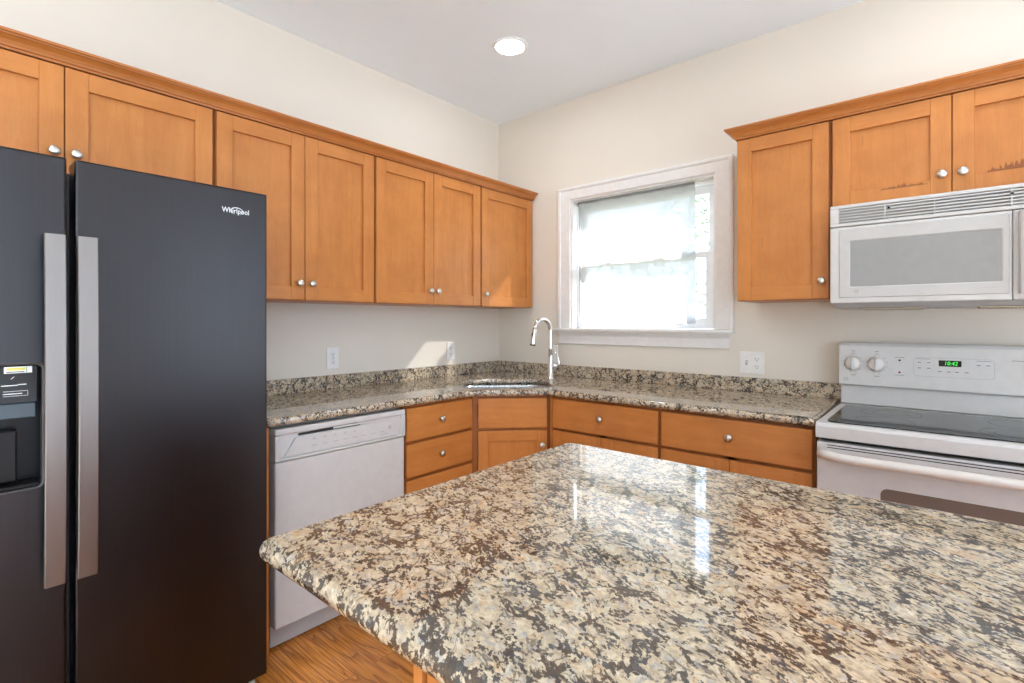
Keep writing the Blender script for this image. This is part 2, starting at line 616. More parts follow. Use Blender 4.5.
def offset(poly, d):
    """Inset a counter-clockwise polygon by d."""
    n = len(poly)
    out = []
    for i in range(n):
        p0, p, p1 = Vector(poly[i - 1]), Vector(poly[i]), Vector(poly[(i + 1) % n])
        e0, e1 = (p - p0).normalized(), (p1 - p).normalized()
        n0, n1 = Vector((-e0.y, e0.x)), Vector((-e1.y, e1.x))
        b = (n0 + n1)
        b = b / max(0.2, b.dot(n0))
        out.append((p.x + b.x * d, p.y + b.y * d))
    return out


def rrect(x0, x1, y0, y1, r, seg=6):
    return fillet([(x0, y0), (x1, y0), (x1, y1), (x0, y1)], r, seg)


def slab(mb, outline, z0, z1, mat, hole=None, r=None, seg=7):
    """Stone slab with a full bullnose edge and an optional cut-out."""
    h = z1 - z0
    r = r or h / 2
    rings = []
    for k in range(seg + 1):
        a = -PI / 2 + PI * k / seg
        rings.append((offset(outline, r * (1 - math.cos(a))), z0 + h / 2 + h / 2 * math.sin(a)))
    n = len(outline)
    vs = [(x, y, z) for ring, z in rings for x, y in ring]
    fs = []
    for i in range(seg):
        for k in range(n):
            k2 = (k + 1) % n
            fs.append((i * n + k, i * n + k2, (i + 1) * n + k2, (i + 1) * n + k))
    mb.add(vs, fs, mat, True)
    for ring, z in (rings[0], rings[-1]):
        b = bmesh.new()
        loops = [ring] + ([hole] if hole else [])
        edges = []
        for lp in loops:
            bv = [b.verts.new((x, y, z)) for x, y in lp]
            for i in range(len(bv)):
                edges.append(b.edges.new((bv[i], bv[(i + 1) % len(bv)])))
        bmesh.ops.triangle_fill(b, use_beauty=True, use_dissolve=False, edges=edges)
        mb.bm(b, mat)
    if hole:
        m = len(hole)
        vs = [(x, y, z0) for x, y in hole] + [(x, y, z1) for x, y in hole]
        mb.add(vs, [(i, (i + 1) % m, m + (i + 1) % m, m + i) for i in range(m)], mat, True)
    return mb


# ================================================================== SETTING
RX, RY, RZ = 4.75, -6.2, 2.764      # room extents


def wall_with_holes(name, u0, u1, z0, z1, holes, place):
    """Wall as one mesh: a grid of blocks around the openings. place(u0,u1,z0,z1) -> box args."""
    us = sorted({u0, u1, *[h[0] for h in holes], *[h[1] for h in holes]})
    zs = sorted({z0, z1, *[h[2] for h in holes], *[h[3] for h in holes]})
    mb = MB()
    for i in range(len(us) - 1):
        for j in range(len(zs) - 1):
            uc, zc = (us[i] + us[i + 1]) / 2, (zs[j] + zs[j + 1]) / 2
            if any(h[0] < uc < h[1] and h[2] < zc < h[3] for h in holes):
                continue
            mb.box(*place(us[i], us[i + 1], zs[j], zs[j + 1]), PAINT)
    b = mb.build(name)
    return structure(b)


WX0, WX1, WZ0, WZ1 = 0.653, 1.607, 1.222, 2.093        # kitchen window opening
T = 0.14
wall_with_holes('wall_back', -T, RX + T, 0, RZ, [(WX0, WX1, WZ0, WZ1)], lambda a, b, c, d: (a, b, 0.0, T, c, d))
wall_with_holes('wall_left', RY, 0.0, 0, RZ, [], lambda a, b, c, d: (-T, 0.0, a, b, c, d))
RW = [(-1.35, -0.12, 0.30, 2.50), (-6.05, -2.45, 0.05, 2.50)]  # unseen window and patio door openings, added and sized for daylight
wall_with_holes('wall_right', RY, 0.0, 0, RZ, RW, lambda a, b, c, d: (RX, RX + T, a, b, c, d))
BW = []
wall_with_holes('wall_rear', -T, RX + T, 0, RZ, BW, lambda a, b, c, d: (a, b, RY - T, RY, c, d))
KX, KY = 3.9, -3.75                # the oak floor ends here; unseen pale carpet added beyond it to bounce light
structure(MB().box(-T, KX, KY, T, -0.12, 0.0, FLOOR).build('floor'))
mb = MB()
mb.box(KX, RX + T, RY - T, T, -0.12, 0.004, CARPET)
mb.box(-T, KX, RY - T, KY, -0.12, 0.004, CARPET)
structure(mb.build('bounce_floor'))
structure(MB().box(-T, RX + T, RY - T, T, RZ, RZ + 0.12, CEIL).build('ceiling'))


def far_window(name, box4, along, fixed, inward, n=2):
    """Plain framed window added in the unseen right wall for daylight."""
    u0, u1, z0, z1 = box4
    mb = MB()
    g = MB()

    def bx(m, a, b, c, d, e, f, mat):
        if along == 'x':
            m.box(a, b, fixed + c * inward, fixed + d * inward, e, f, mat, 0.003, 1)
        else:
            m.box(fixed + c * inward, fixed + d * inward, a, b, e, f, mat, 0.003, 1)
    w = 0.09
    bx(mb, u0 - w, u1 + w, 0.0, 0.02, z1, z1 + w, TRIM)
    bx(mb, u0 - w, u1 + w, 0.0, 0.02, z0 - w, z0, TRIM)
    bx(mb, u0 - w, u0, 0.0, 0.02, z0, z1, TRIM)
    bx(mb, u1, u1 + w, 0.0, 0.02, z0, z1, TRIM)
    s = 0.05
    for i in range(n):
        a, b = u0 + (u1 - u0) * i / n, u0 + (u1 - u0) * (i + 1) / n
        bx(mb, a + 0.001, a + s, -0.09, -0.05, z0 + 0.001, z1 - 0.001, VINYL)
        bx(mb, b - s, b - 0.001, -0.09, -0.05, z0 + 0.001, z1 - 0.001, VINYL)
        bx(mb, a + s, b - s, -0.09, -0.05, z0 + 0.001, z0 + s, VINYL)
        bx(mb, a + s, b - s, -0.09, -0.05, z1 - s, z1 - 0.001, VINYL)
        bx(g, a + s, b - s, -0.073, -0.067, z0 + s, z1 - s, GLASS)
    f = structure(mb.build(name))
    g.build('pane', f)
    return f


far_window('added_window', RW[0], 'y', RX, -1)
far_window('added_patio_door', RW[1], 'y', RX, -1, 4)

# ------------------------------------------------------------------ kitchen window (window_1)
win = structure(thing('window_1', 'white double-hung window with wide moulded casing above the sink counter', 'window', (0, 0, 0)))
del win['category']
# casing with a moulded profile, mitred at the top corners
mb = MB()
CW = 0.096
prof = [(0.0, 0.0), (0.0, -0.010), (0.006, -0.013), (0.070, -0.017), (0.074, -0.024), (0.086, -0.026), (0.096, -0.022), (0.096, 0.0)]   # (distance out from opening, y)
x0, x1, zt, zb = WX0, WX1, WZ1, WZ0 + 0.012
path = lambda d: [(x0 - d, zb), (x0 - d, zt + d * 0.83), (x1 + d, zt + d * 0.83), (x1 + d, zb)]
vs, fs = [], []
for d, y in prof:
    for (x, z) in path(d):
        vs.append((x, y - 0.0005, z))
np_ = len(prof)
for i in range(np_ - 1):
    for k in range(3):
        fs.append((i * 4 + k, i * 4 + k + 1, (i + 1) * 4 + k + 1, (i + 1) * 4 + k))
mb.add(vs, fs, TRIM)
for k in (0, 3):
    mb.add([vs[i * 4 + k] for i in range(np_)], [tuple(range(np_))], TRIM)
mb.build('casing', win)
# stool and apron
mb = MB()
mb.box(0.510, 1.711, -0.050, -0.001, 1.213, 1.232, TRIM, 0.006, 3)
mb.box(WX0 + 0.001, WX1 - 0.001, -0.002, 0.055, 1.2225, 1.232, TRIM)
mb.build('stool', win)
mb = MB()
ap = [(0.0, 1.127), (-0.012, 1.127), (-0.015, 1.131), (-0.015, 1.180), (-0.018, 1.188), (-0.026, 1.196), (-0.034, 1.206), (-0.036, 1.2125), (0.0, 1.2125)]
mb.extrude([(y - 0.0005, z) for y, z in ap], 0.566, 1.684, TRIM, 'x')
mb.build('apron', win)
# jamb lining
mb = MB()
mb.box(WX0 + 0.0005, WX0 + 0.012, 0.0, T, WZ0, WZ1, TRIM)
mb.box(WX1 - 0.012, WX1 - 0.0005, 0.0, T, WZ0, WZ1, TRIM)
mb.box(WX0 + 0.012, WX1 - 0.012, 0.0, T, WZ1 - 0.012, WZ1 - 0.0005, TRIM)
mb.box(WX0 + 0.012, WX1 - 0.012, 0.058, T, WZ0, WZ0 + 0.012, VINYL)
# vinyl outer frame
mb.box(WX0 + 0.012, WX0 + 0.032, 0.060, 0.138, WZ0 + 0.012, WZ1 - 0.012, VINYL, 0.002, 1)
mb.box(WX1 - 0.032, WX1 - 0.012, 0.060, 0.138, WZ0 + 0.012, WZ1 - 0.012, VINYL, 0.002, 1)
mb.box(WX0 + 0.032, WX1 - 0.032, 0.060, 0.138, WZ1 - 0.032, WZ1 - 0.012, VINYL, 0.002, 1)
mb.build('jamb', win)


def sash(name, xa, xb, za, zb_, ya, yb, st, top, bot):
    mb = MB()
    mb.box(xa, xa + st, ya, yb, za, zb_, VINYL, 0.003, 2)
    mb.box(xb - st, xb, ya, yb, za, zb_, VINYL, 0.003, 2)
    mb.box(xa + st, xb - st, ya, yb, zb_ - top, zb_, VINYL, 0.003, 2)
    mb.box(xa + st, xb - st, ya, yb, za, za + bot, VINYL, 0.003, 2)
    s = mb.build(name, win)
    ym = (ya + yb) / 2
    MB().box(xa + st - 0.003, xb - st + 0.003, ym - 0.002, ym + 0.002, za + bot - 0.003, zb_ - top + 0.003, GLASS).build('pane', s)
    return s


sash('upper_sash', 0.687, 1.573, 1.640, 2.058, 0.102, 0.132, 0.040, 0.045, 0.034)
lo = sash('lower_sash', 0.687, 1.573, 1.236, 1.678, 0.066, 0.098, 0.046, 0.034, 0.058)
lk_ = MB()
for xx in (0.95, 1.31):
    lk_.box(xx - 0.03, xx + 0.03, 0.070, 0.094, 1.6785, 1.692, VINYL, 0.004, 2)
lk_.build('sash_lock', lo)

# tension rod and sheer curtain inside the window recess
mb = MB()
mb.tube([(0.672, 0.034, 2.064), (1.588, 0.034, 2.064)], 0.0065, TRIM, 12)
for xx in (0.6660, 1.5880):
    mb.tube([(xx, 0.034, 2.064), (xx + 0.006, 0.034, 2.064)], 0.011, TRIM, 12)
tag(mb.build('curtain_rod'), 'thin white tension rod across the top of the kitchen window', 'curtain rod')

mb = MB()
NU, NV = 150, 40
cx0, cx1 = 0.690, 1.480
vs, fs = [], []
for j in range(NV + 1):
    tz = j / NV
    z = 2.075 - tz * (2.075 - 1.262)
    for i in range(NU + 1):
        s = i / NU
        x = cx0 + (cx1 - cx0) * s
        dense = math.exp(-((s - 0.03) / 0.05) ** 2)
        amp = 0.0016 + 0.007 * dense + 0.0012 * tz
        y = 0.034 + amp * math.sin(2 * PI * (7 * s + 9 * s * dense) + 0.5 * math.sin(3 * tz + 5 * s)) - 0.006 * dense * math.sin(40 * s)
        y += 0.0025 * math.sin(2 * PI * 3.1 * s + 2 * tz)
        if tz < 0.03:
            y = 0.034 + (y - 0.034) * 0.3 - 0.0085
        x += 0.004 * tz * math.sin(9 * s)
        vs.append((x, y, z + 0.004 * math.sin(20 * s) * tz))
for j in range(NV):
    for i in range(NU):
        a = j * (NU + 1) + i
        fs.append((a, a + 1, a + NU + 2, a + NU + 1))
mb.add(vs, fs, SHEER, True)
cur = mb.build('sheer_curtain')
tag(cur, 'sheer white curtain hanging inside the kitchen window over the sink', 'curtain')
hm = MB()   # rod pocket heading
hm.tube([(cx0 + (cx1 - cx0) * k / 40, 0.034, 2.064 + 0.0012 * math.sin(k * 1.9)) for k in range(41)], 0.0092, SHEER, 10, cap=False)
hm.build('rod_pocket', cur)

# ------------------------------------------------------------------ outdoors
structure(MB().box(-30, 40, -30, 60, -0.9, -0.7, GROUND).build('ground'))
# roof overhang above the window
eave = MB()
eave.extrude([(T, 2.36), (0.60, 2.45), (0.60, 2.57), (T, 2.72)], -1.5, 6.5, SOFFIT, 'x')
structure(eave.build('roof_eave'))
# unseen roof added to block the sun, pale paving added to bounce light
structure(MB().box(RX + T, RX + T + 2.4, -2.3, 3.4, 2.55, 2.70, SOFFIT).build('sun_block_roof'))
structure(MB().box(RX + T, RX + T + 14, RY - 9, 3.0, -0.12, -0.02, PATIO).build('bounce_paving'))


def tree(label, loc, h, seed, group=None):
    r = random.Random(seed)
    t = thing('tree', label, 'tree', loc, 0, group)
    mb = MB()
    mb.tube([(0, 0, 0), (0.05, 0, h * 0.4), (0.0, 0.08, h * 0.75), (0.05, 0.05, h)], 0.1, BARK, 10, radii=[0.17, 0.13, 0.08, 0.03])
    tips = []
    for k in range(16):
        z = h * (0.3 + 0.65 * k / 16)
        a = r.uniform(0, 2 * PI)
        ln = (h - z) * 0.45 + 0.5
        e = Vector((math.cos(a) * ln, math.sin(a) * ln, z + ln * 0.55))
        mid = Vector((0, 0, z)).lerp(e, 0.5) + Vector((0, 0, -0.1))
        mb.tube([(0, 0, z), mid, e], 0.03, BARK, 6, radii=[0.05, 0.03, 0.01])
        tips += [e, mid]
    mb.build('trunk', t)
    lf = MB()
    for c in tips:
        for k in range(45):
            p = c + Vector((r.gauss(0, 0.38), r.gauss(0, 0.38), r.gauss(0, 0.32)))
            d = Vector((r.uniform(-1, 1), r.uniform(-1, 1), r.uniform(-1, 1))).normalized()
            e = d.orthogonal().normalized()
            L, W = r.uniform(0.07, 0.13), r.uniform(0.025, 0.05)
            lf.add([p - d * L, p + e * W, p + d * L, p - e * W], [(0, 1, 2, 3)], LEAF)
    lf.build('foliage', t, fix=False)
    return t


tree('leafy tree growing outside the kitchen window', (-1.25, 8.8, -0.7), 5.2, 3)

# ================================================================== CABINETS
KNOB_PROF = [(0.0065, 0.0), (0.0065, 0.004), (0.0050, 0.008), (0.0055, 0.013), (0.0110, 0.016), (0.0155, 0.019), (0.0160, 0.022), (0.0135, 0.0255), (0.0070, 0.0275), (0.0005, 0.028)]
DT = 0.019        # door thickness


def knob(x, y, z, parent):
    return MB().lathe(KNOB_PROF, NICKEL, (x, y, z), (0, -1, 0), 20).build('knob', parent)


def shaker(name, x0, x1, z0, z1, yb, parent, knob_at=None, rail=0.062, pm=None):
    """Recessed-panel door: two stiles, two rails, a panel. yb is the back face; the front faces -Y."""
    mb = MB()
    yf = yb - DT
    mb.box(x0, x0 + rail, yf, yb, z0, z1, pm or WV, 0.0016, 1)
    mb.box(x1 - rail, x1, yf, yb, z0, z1, pm or WV, 0.0016, 1)
    mb.box(x0 + rail, x1 - rail, yf, yb, z0, z0 + rail, WH if not pm else pm, 0.0012, 1)
    mb.box(x0 + rail, x1 - rail, yf, yb, z1 - rail, z1, WH, 0.0012, 1)
    mb.box(x0 + rail - 0.002, x1 - rail + 0.002, yf + 0.0125, yb - 0.0015, z0 + rail - 0.002, z1 - rail + 0.002, pm or WV)
    d = mb.build(name, parent)
    if knob_at:
        knob(knob_at[0], yf, knob_at[1], d)
    return d


def slab_front(name, x0, x1, z0, z1, yb, parent, knob_at=None):
    d = MB().box(x0, x1, yb - DT, yb, z0, z1, WH, 0.003, 2).build(name, parent)
    if knob_at:
        knob(knob_at[0], yb - DT, knob_at[1], d)
    return d


def face_frame(w, z0, z1, yf, parent, stile=0.038, mids=(), rails=(), mat=None):
    mb = MB()
    mat = mat or WFRAME
    t = 0.018
    mb.box(0.0005, stile, yf, yf + t, z0, z1, mat)
    mb.box(w - stile, w - 0.0005, yf, yf + t, z0, z1, mat)
    for a, b in ((z0, z0 + 0.035), (z1 - 0.035, z1)) + tuple((r - 0.018, r + 0.018) for r in rails):
        mb.box(stile, w - stile, yf, yf + t, a, b, mat)
    for m in mids:
        mb.box(m - 0.02, m + 0.02, yf, yf + t, z0 + 0.035, z1 - 0.035, mat)
    return mb.build('face_frame', parent)


UD = 0.314        # depth of wall cabinets to the back of the doors


def wall_cabinet(label, loc, rz, w, z0, z1, doors, group, depth=UD, hooks=(), pms=None):
    """doors: list of (x0, x1, knob_x)."""
    base = Vector(loc)
    t = thing('wall_cabinet', label, 'cabinet', (base.x, base.y, z0), rz, group)
    h = z1 - z0
    mb = MB()
    mb.box(0.001, w - 0.001, -depth + 0.019, -0.001, 0.0, h, WV, 0.001, 1)
    mb.build('carcass', t)
    face_frame(w, 0.0, h, -depth, t, mids=[(a[1] + b[0]) / 2 for a, b in zip(doors, doors[1:])])
    for i, (a, b, kx) in enumerate(doors):
        shaker('door', a, b, 0.003, h - 0.004, -depth - 0.001, t, (kx, 0.079), pm=pms[i] if pms else None)
    return t


L90 = PI / 2
GU = 'maple wall cabinets'
ZT = 2.133
ZB = 1.372
# left wall, from the camera end: local x runs along world +y
wall_cabinet('shallow two-door maple wall cabinet above the black refrigerator', (0, -2.990, 0), L90, 0.912, 1.760, ZT,
             [(0.008, 0.4515, 0.4245), (0.4545, 0.905, 0.4815)], GU)
wall_cabinet('two-door maple wall cabinet beside the refrigerator, above the dishwasher', (0, -2.077, 0), L90, 0.757, ZB, ZT,
             [(0.007, 0.3775, 0.349), (0.3805, 0.750, 0.408)], GU)
wall_cabinet('two-door maple wall cabinet in the middle of the left wall, paired knobs at bottom', (0, -1.3195, 0), L90, 0.7845, ZB, ZT,
             [(0.007, 0.3915, 0.362), (0.3945, 0.7775, 0.4165)], GU)
wall_cabinet('single-door maple wall cabinet in the corner beside the window, sunlit at the bottom', (0, -0.5345, 0), L90, 0.5305, ZB, ZT,
             [(0.007, 0.5225, 0.016 + 0.015)], GU)
# right of the window
wall_cabinet('single-door maple wall cabinet between the window and the microwave', (1.817, 0, 0), 0, 0.381, ZB, ZT,
             [(0.003, 0.375, 0.351)], GU)
wall_cabinet('two-door maple wall cabinet over the microwave with worn finish', (2.199, 0, 0), 0, 0.781, 1.752, ZT,
             [(0.007, 0.3885, 0.362), (0.3915, 0.775, 0.421)], GU, pms=[WW, WW])

# crown moulding: profile (out from the door face, height)
CRP = [(-0.028, 0.0), (0.0, 0.0), (0.004, 0.0), (0.006, 0.006), (0.012, 0.008), (0.014, 0.014), (0.020, 0.024), (0.031, 0.033), (0.038, 0.036), (0.039, 0.040), (0.045, 0.041), (0.046, 0.049), (-0.028, 0.049)]
mb = MB()
pts = [(0.316 + 0.020 + d - 0.020, 2.1335 + h) for d, h in CRP]
mb.extrude([(x + 0.017, z) for x, z in pts], -3.05, -0.006, WH if False else wood_mat('maple_crown_left', 'y', (0.88, 0.82, 0.78)), 'y')
tag(mb.build('crown_moulding'), 'long maple crown moulding along the left wall cabinet tops', 'moulding')
mb = MB()
CRM = wood_mat('maple_crown_right', 'x', (0.88, 0.82, 0.78))
# right crown with a mitred return on its left end
loop = []
for d, h in CRP:
    loop.append((d, 2.1335 + h))
n = len(loop)
vs = []
for d, z in loop:
    vs.append((1.8185 - d, -0.003, z))
for d, z in loop:
    vs.append((1.8185 - d, -0.333 - d, z))
for d, z in loop:
    vs.append((2.985, -0.333 - d, z))
fs = []
for s in range(2):
    for i in range(n):
        j = (i + 1) % n
        fs.append((s * n + i, s * n + j, (s + 1) * n + j, (s + 1) * n + i))
fs.append(tuple(range(n)))
fs.append(tuple(range(2 * n, 3 * n)))
mb.add(vs, fs, CRM)
tag(mb.build('crown_moulding'), 'shorter maple crown moulding above the cabinets right of the window', 'moulding')

# ------------------------------------------------------------------ base cabinets
BD = 0.612         # depth to the back of the doors
BZ = 0.8745


def base_body(w, t, toe=True):
    mb = MB()
    mb.box(0.001, w - 0.001, -BD + 0.019, -0.003, 0.10, BZ, WV, 0.001, 1)
    mb.box(0.001, w - 0.001, -BD + 0.07, -0.003, 0.001, 0.10, WFRAME)
    return mb.build('carcass', t)


GB = 'maple base cabinets under the granite'
# drawer stack left of the sink
W = 0.455
t = thing('base_cabinet', 'maple base cabinet with a stack of drawers beside the dishwasher', 'cabinet', (0, -1.359, 0), L90, GB)
base_body(W, t)
face_frame(W, 0.10, BZ, -BD, t, 0.02, rails=(0.697, 0.523, 0.31))
for a, b in ((0.705, 0.862), (0.531, 0.690), (0.322, 0.515), (0.112, 0.306)):
    slab_front('drawer', 0.010, 0.447, a, b, -BD - 0.001, t, (0.222, (a + b) / 2 + 0.004))

# diagonal sink base: local origin on the diagonal, back toward the corner
R45 = PI / 4
e0, nn = -0.200, -1.074           # along the edge, and into the corner
ox, oy = (e0 - nn) / math.sqrt(2), (e0 + nn) / math.sqrt(2)
t = thing('sink_base_cabinet', 'diagonal maple corner cabinet under the sink', 'cabinet', (ox, oy, 0), R45, GB)
W = 0.438
mb = MB()
def to_local(x, y):
    return ((x + y) / math.sqrt(2) - e0, (-x + y) / math.sqrt(2) - nn)


pent = [(0.618, -0.900), (0.004, -0.900), (0.004, -0.004), (0.947, -0.004), (0.947, -0.618)]
pl = [to_local(*p) for p in pent]
for (xa, ya), (xb, yb) in zip(pl, pl[1:]):
    L = math.hypot(xb - xa, yb - ya)
    ux, uy = (xb - xa) / L, (yb - ya) / L
    px, py = uy * 0.012, -ux * 0.012          # thickness toward the inside
    mb.extrude([(xa, ya), (xb, yb), (xb + px, yb + py), (xa + px, ya + py)], 0.10, BZ, WV, 'z')
mb.extrude(pl, 0.10, 0.115, WV, 'z')
mb.box(0.05, W - 0.05, 0.07, 0.09, 0.001, 0.10, WFRAME)
mb.build('carcass', t)
face_frame(W, 0.10, BZ, 0.0005, t, 0.03, rails=(0.692,))
slab_front('false_front', 0.033, 0.408, 0.700, 0.862, -0.0005, t)
shaker('door', 0.033, 0.408, 0.112, 0.685, -0.0005, t, (0.379, 0.608), rail=0.056)


def drawer_door_base(label, x0, w):
    t = thing('base_cabinet', label, 'cabinet', (x0, 0, 0), 0, GB)
    base_body(w, t)
    face_frame(w, 0.10, BZ, -BD, t, 0.025, mids=(w / 2,), rails=(0.698,))
    slab_front('drawer', 0.008, w - 0.008, 0.707, 0.862, -BD - 0.001, t, (w / 2, 0.789))
    shaker('door', 0.008, w / 2 - 0.0015, 0.112, 0.692, -BD - 0.001, t, (w / 2 - 0.03, 0.62))
    shaker('door', w / 2 + 0.0015, w - 0.008, 0.112, 0.692, -BD - 0.001, t, (w / 2 + 0.03, 0.62))
    return t


drawer_door_base('maple base cabinet with one drawer over two doors, just right of the sink', 0.951, 0.615)
drawer_door_base('maple base cabinet with one drawer over two doors, next to the white range', 1.567, 0.625)

# panel closing the run beside the refrigerator
tag(MB().box(0.003, 0.618, -2.0035, -1.9865, 0.001, BZ, WV, 0.0015, 1).build('end_panel'), 'narrow maple end panel between refrigerator and dishwasher', 'panel')

# ------------------------------------------------------------------ countertop with corner sink cut-out
CT, CU = 0.909, 0.8765


def en(e, n):
    return ((e - n) / math.sqrt(2), (e + n) / math.sqrt(2))


hole = [en(e, n) for e, n in rrect(-0.250, 0.262, -1.045, -0.615, 0.10, 8)]
outl = [(0.0005, -2.006), (0.650, -2.006), (0.650, -0.945), (0.945, -0.650), (2.197, -0.650), (2.197, -0.0005), (0.0005, -0.0005)]
outl = fillet(outl, [0, 0.02, 0.16, 0.16, 0.006, 0, 0], 9)
mb = slab(MB(), outl, CU, CT, GRANITE, hole)
ct = tag(mb.build('countertop'), 'L-shaped speckled granite countertop along the two walls', 'countertop')
mb = MB()
mb.box(0.0010, 0.0205, -2.006, -0.001, CT, 0.983, GRANITE, 0.0025, 2)
mb.box(0.0205, 2.197, -0.0205, -0.001, CT, 0.983, GRANITE, 0.0025, 2)
mb.build('backsplash', ct)

# undermount sink
mb = MB()
rings = []
for (d, z) in ((0.030, 0.8755), (-0.004, 0.8755), (-0.006, 0.86), (-0.004, 0.74), (0.006, 0.71), (0.03, 0.693), (0.07, 0.688)):
    s = d if d < 0.02 or z < 0.8 else -d
    if z > 0.87 and d > 0.02:
        s = -0.030
    rings.append(([en(e, n) for e, n in rrect(-0.250 + s, 0.262 - s, -1.045 + s, -0.615 - s, 0.10 - s * 0.8, 8)], z))
n = len(rings[0][0])
vs = [(x, y, z) for r, z in rings for x, y in r]
fs = []
for i in range(len(rings) - 1):
    for k in range(n):
        k2 = (k + 1) % n
        fs.append((i * n + k, i * n + k2, (i + 1) * n + k2, (i + 1) * n + k))
mb.add(vs, fs, SINKSTEEL, True)
mb.add(vs[-n:], [tuple(range(n))], SINKSTEEL)
sk = mb.build('sink')
tag(sk, 'stainless steel corner sink set under the granite', 'sink')
sc_ = en(0.006, -0.83)
MB().lathe([(0.045, 0), (0.045, 0.003), (0.036, 0.004), (0.034, 0.001), (0.012, 0.0005)], CHROME, (sc_[0], sc_[1], 0.6885), (0, 0, 1), 28, cap=False).build('drain', sk)

# pull-down faucet
fb = en(0.302, -0.600)
fc = thing('faucet', 'chrome gooseneck pull-down faucet behind the corner sink', 'faucet', (fb[0], fb[1], CT), 0)
ev, nv = Vector((1, 1, 0)) / math.sqrt(2), Vector((-1, 1, 0)) / math.sqrt(2)
sd_ = (-0.118 * ev - 0.090 * nv)
MB().lathe([(0.027, 0.0), (0.027, 0.004), (0.022, 0.010), (0.0185, 0.014), (0.0180, 0.135), (0.0145, 0.150), (0.0125, 0.152)], CHROME, (0, 0, 0), (0, 0, 1), 28).build('body', fc)
pts = [Vector((0, 0, 0.14)), Vector((0, 0, 0.20)), Vector((0, 0, 0.27))]
zc, rz_ = 0.302, 0.080
for k in range(0, 15):
    a = PI * k / 14 * 0.93
    fr = (1 - math.cos(a)) / 2
    pts.append(Vector((0, 0, zc)) + sd_ * fr * 0.96 + Vector((0, 0, rz_ * math.sin(a))))
tip = pts[-1]
MB().tube(pts, 0.0135, CHROME, 18).build('spout', fc)
dn = (sd_.normalized() * 0.20 + Vector((0, 0, -1))).normalized()
p0 = tip + dn * -0.004
hd = MB().tube([p0, p0 + dn * 0.03, p0 + dn * 0.07, p0 + dn * 0.098, p0 + dn * 0.104], 0.014, CHROME, 20, radii=[0.0140, 0.0150, 0.0172, 0.0195, 0.0185]).build('spray_head', fc)
side = sd_.normalized()
MB().tube([p0 + dn * 0.102, p0 + dn * 0.108], 0.0168, BLACK, 20).build('nozzle', hd)
q = p0 + dn * 0.045 + side * 0.0125
MB().box(-0.0055, 0.0055, -0.005, 0.005, -0.016, 0.016, BLACK, 0.003, 2, M=Matrix.Translation(q)).build('button', hd)
rt_ = (ev * 0.95 + nv * -0.1).normalized()
lv = MB().tube([Vector((0, 0, 0.083)) + rt_ * 0.012, Vector((0, 0, 0.083)) + rt_ * 0.046], 0.0155, CHROME, 18)
h0 = Vector((0, 0, 0.083)) + rt_ * 0.045
lv.tube([h0, h0 + rt_ * 0.012 + Vector((0, 0, 0.012)), h0 + rt_ * 0.004 + Vector((0, 0, 0.05)), h0 - rt_ * 0.012 + Vector((0, 0, 0.088))], 0.005, CHROME, 12, radii=[0.008, 0.007, 0.0055, 0.0045])
lv.build('lever', fc)

# ------------------------------------------------------------------ outlets
def wall_plate(label, loc, rz, kind):
    t = thing('wall_outlet', label, 'outlet', loc, rz, 'wall plates over the counter')
    w = 0.0595 if kind == 'combo' else 0.0355
    h = 0.0575
    MB().box(-w, w, -0.0065, -0.0008, -h, h, PLATE, 0.003, 2).build('cover_plate', t)

    def duplex(xc):
        for zc in (0.0195, -0.0195):
            m = MB()
            m.extrude([(xc + x, zc + z) for x, z in rrect(-0.0165, 0.0165, -0.0135, 0.0135, 0.009, 5)], -0.0085, -0.0062, PLATE, 'y')
            m.box(xc - 0.0075, xc - 0.0052, -0.0088, -0.0084, zc - 0.002, zc + 0.0065, DARK)
            m.box(xc + 0.0052, xc + 0.0075, -0.0088, -0.0084, zc - 0.001, zc + 0.0065, DARK)
            m.lathe([(0.0026, 0), (0.0026, 0.0004)], DARK, (xc, -0.0084, zc - 0.0075), (0, -1, 0), 12)
            m.build('receptacle', t)

    def gfci(xc):
        m = MB()
        m.extrude([(xc + x, z) for x, z in rrect(-0.0165, 0.0165, -0.0335, 0.0335, 0.003, 4)], -0.0090, -0.0062, PLATE, 'y')
        for zc in (0.021, -0.021):
            m.box(xc - 0.0075, xc - 0.0052, -0.0093, -0.0089, zc - 0.002, zc + 0.0065, DARK)
            m.box(xc + 0.0052, xc + 0.0075, -0.0093, -0.0089, zc - 0.001, zc + 0.0065, DARK)
            m.lathe([(0.0026, 0), (0.0026, 0.0004)], DARK, (xc, -0.0089, zc - 0.0075 if zc > 0 else zc - 0.0075), (0, -1, 0), 12)
        r = m.build('receptacle', t)
        MB().box(xc - 0.008, xc + 0.008, -0.0105, -0.0089, 0.001, 0.0075, LTGREY, 0.0008, 1).build('test_button', r)
        MB().box(xc - 0.008, xc + 0.008, -0.0105, -0.0089, -0.0075, -0.001, LTGREY, 0.0008, 1).build('reset_button', r)

    def toggle(xc):
        m = MB()
        m.box(xc - 0.0058, xc + 0.0058, -0.0070, -0.0062, -0.0125, 0.0125, MIDGREY, 0.0003, 1)
        m.box(xc - 0.004, xc + 0.004, -0.017, -0.0070, 0.000, 0.0085, WARMWHITE, 0.0015, 2)
        for z in (0.030, -0.030):
            m.lathe([(0.003, 0), (0.0025, 0.001)], NICKEL, (xc, -0.0064, z), (0, -1, 0), 10)
        m.build('toggle_switch', t)
    if kind == 'combo':
        toggle(-0.026)
        duplex(0.026)
    elif kind == 'gfci':
        gfci(0)
    else:
        duplex(0)
        MB().lathe([(0.003, 0), (0.0025, 0.001)], NICKEL, (0, -0.0064, 0), (0, -1, 0), 10).build('screw', t)
    return t


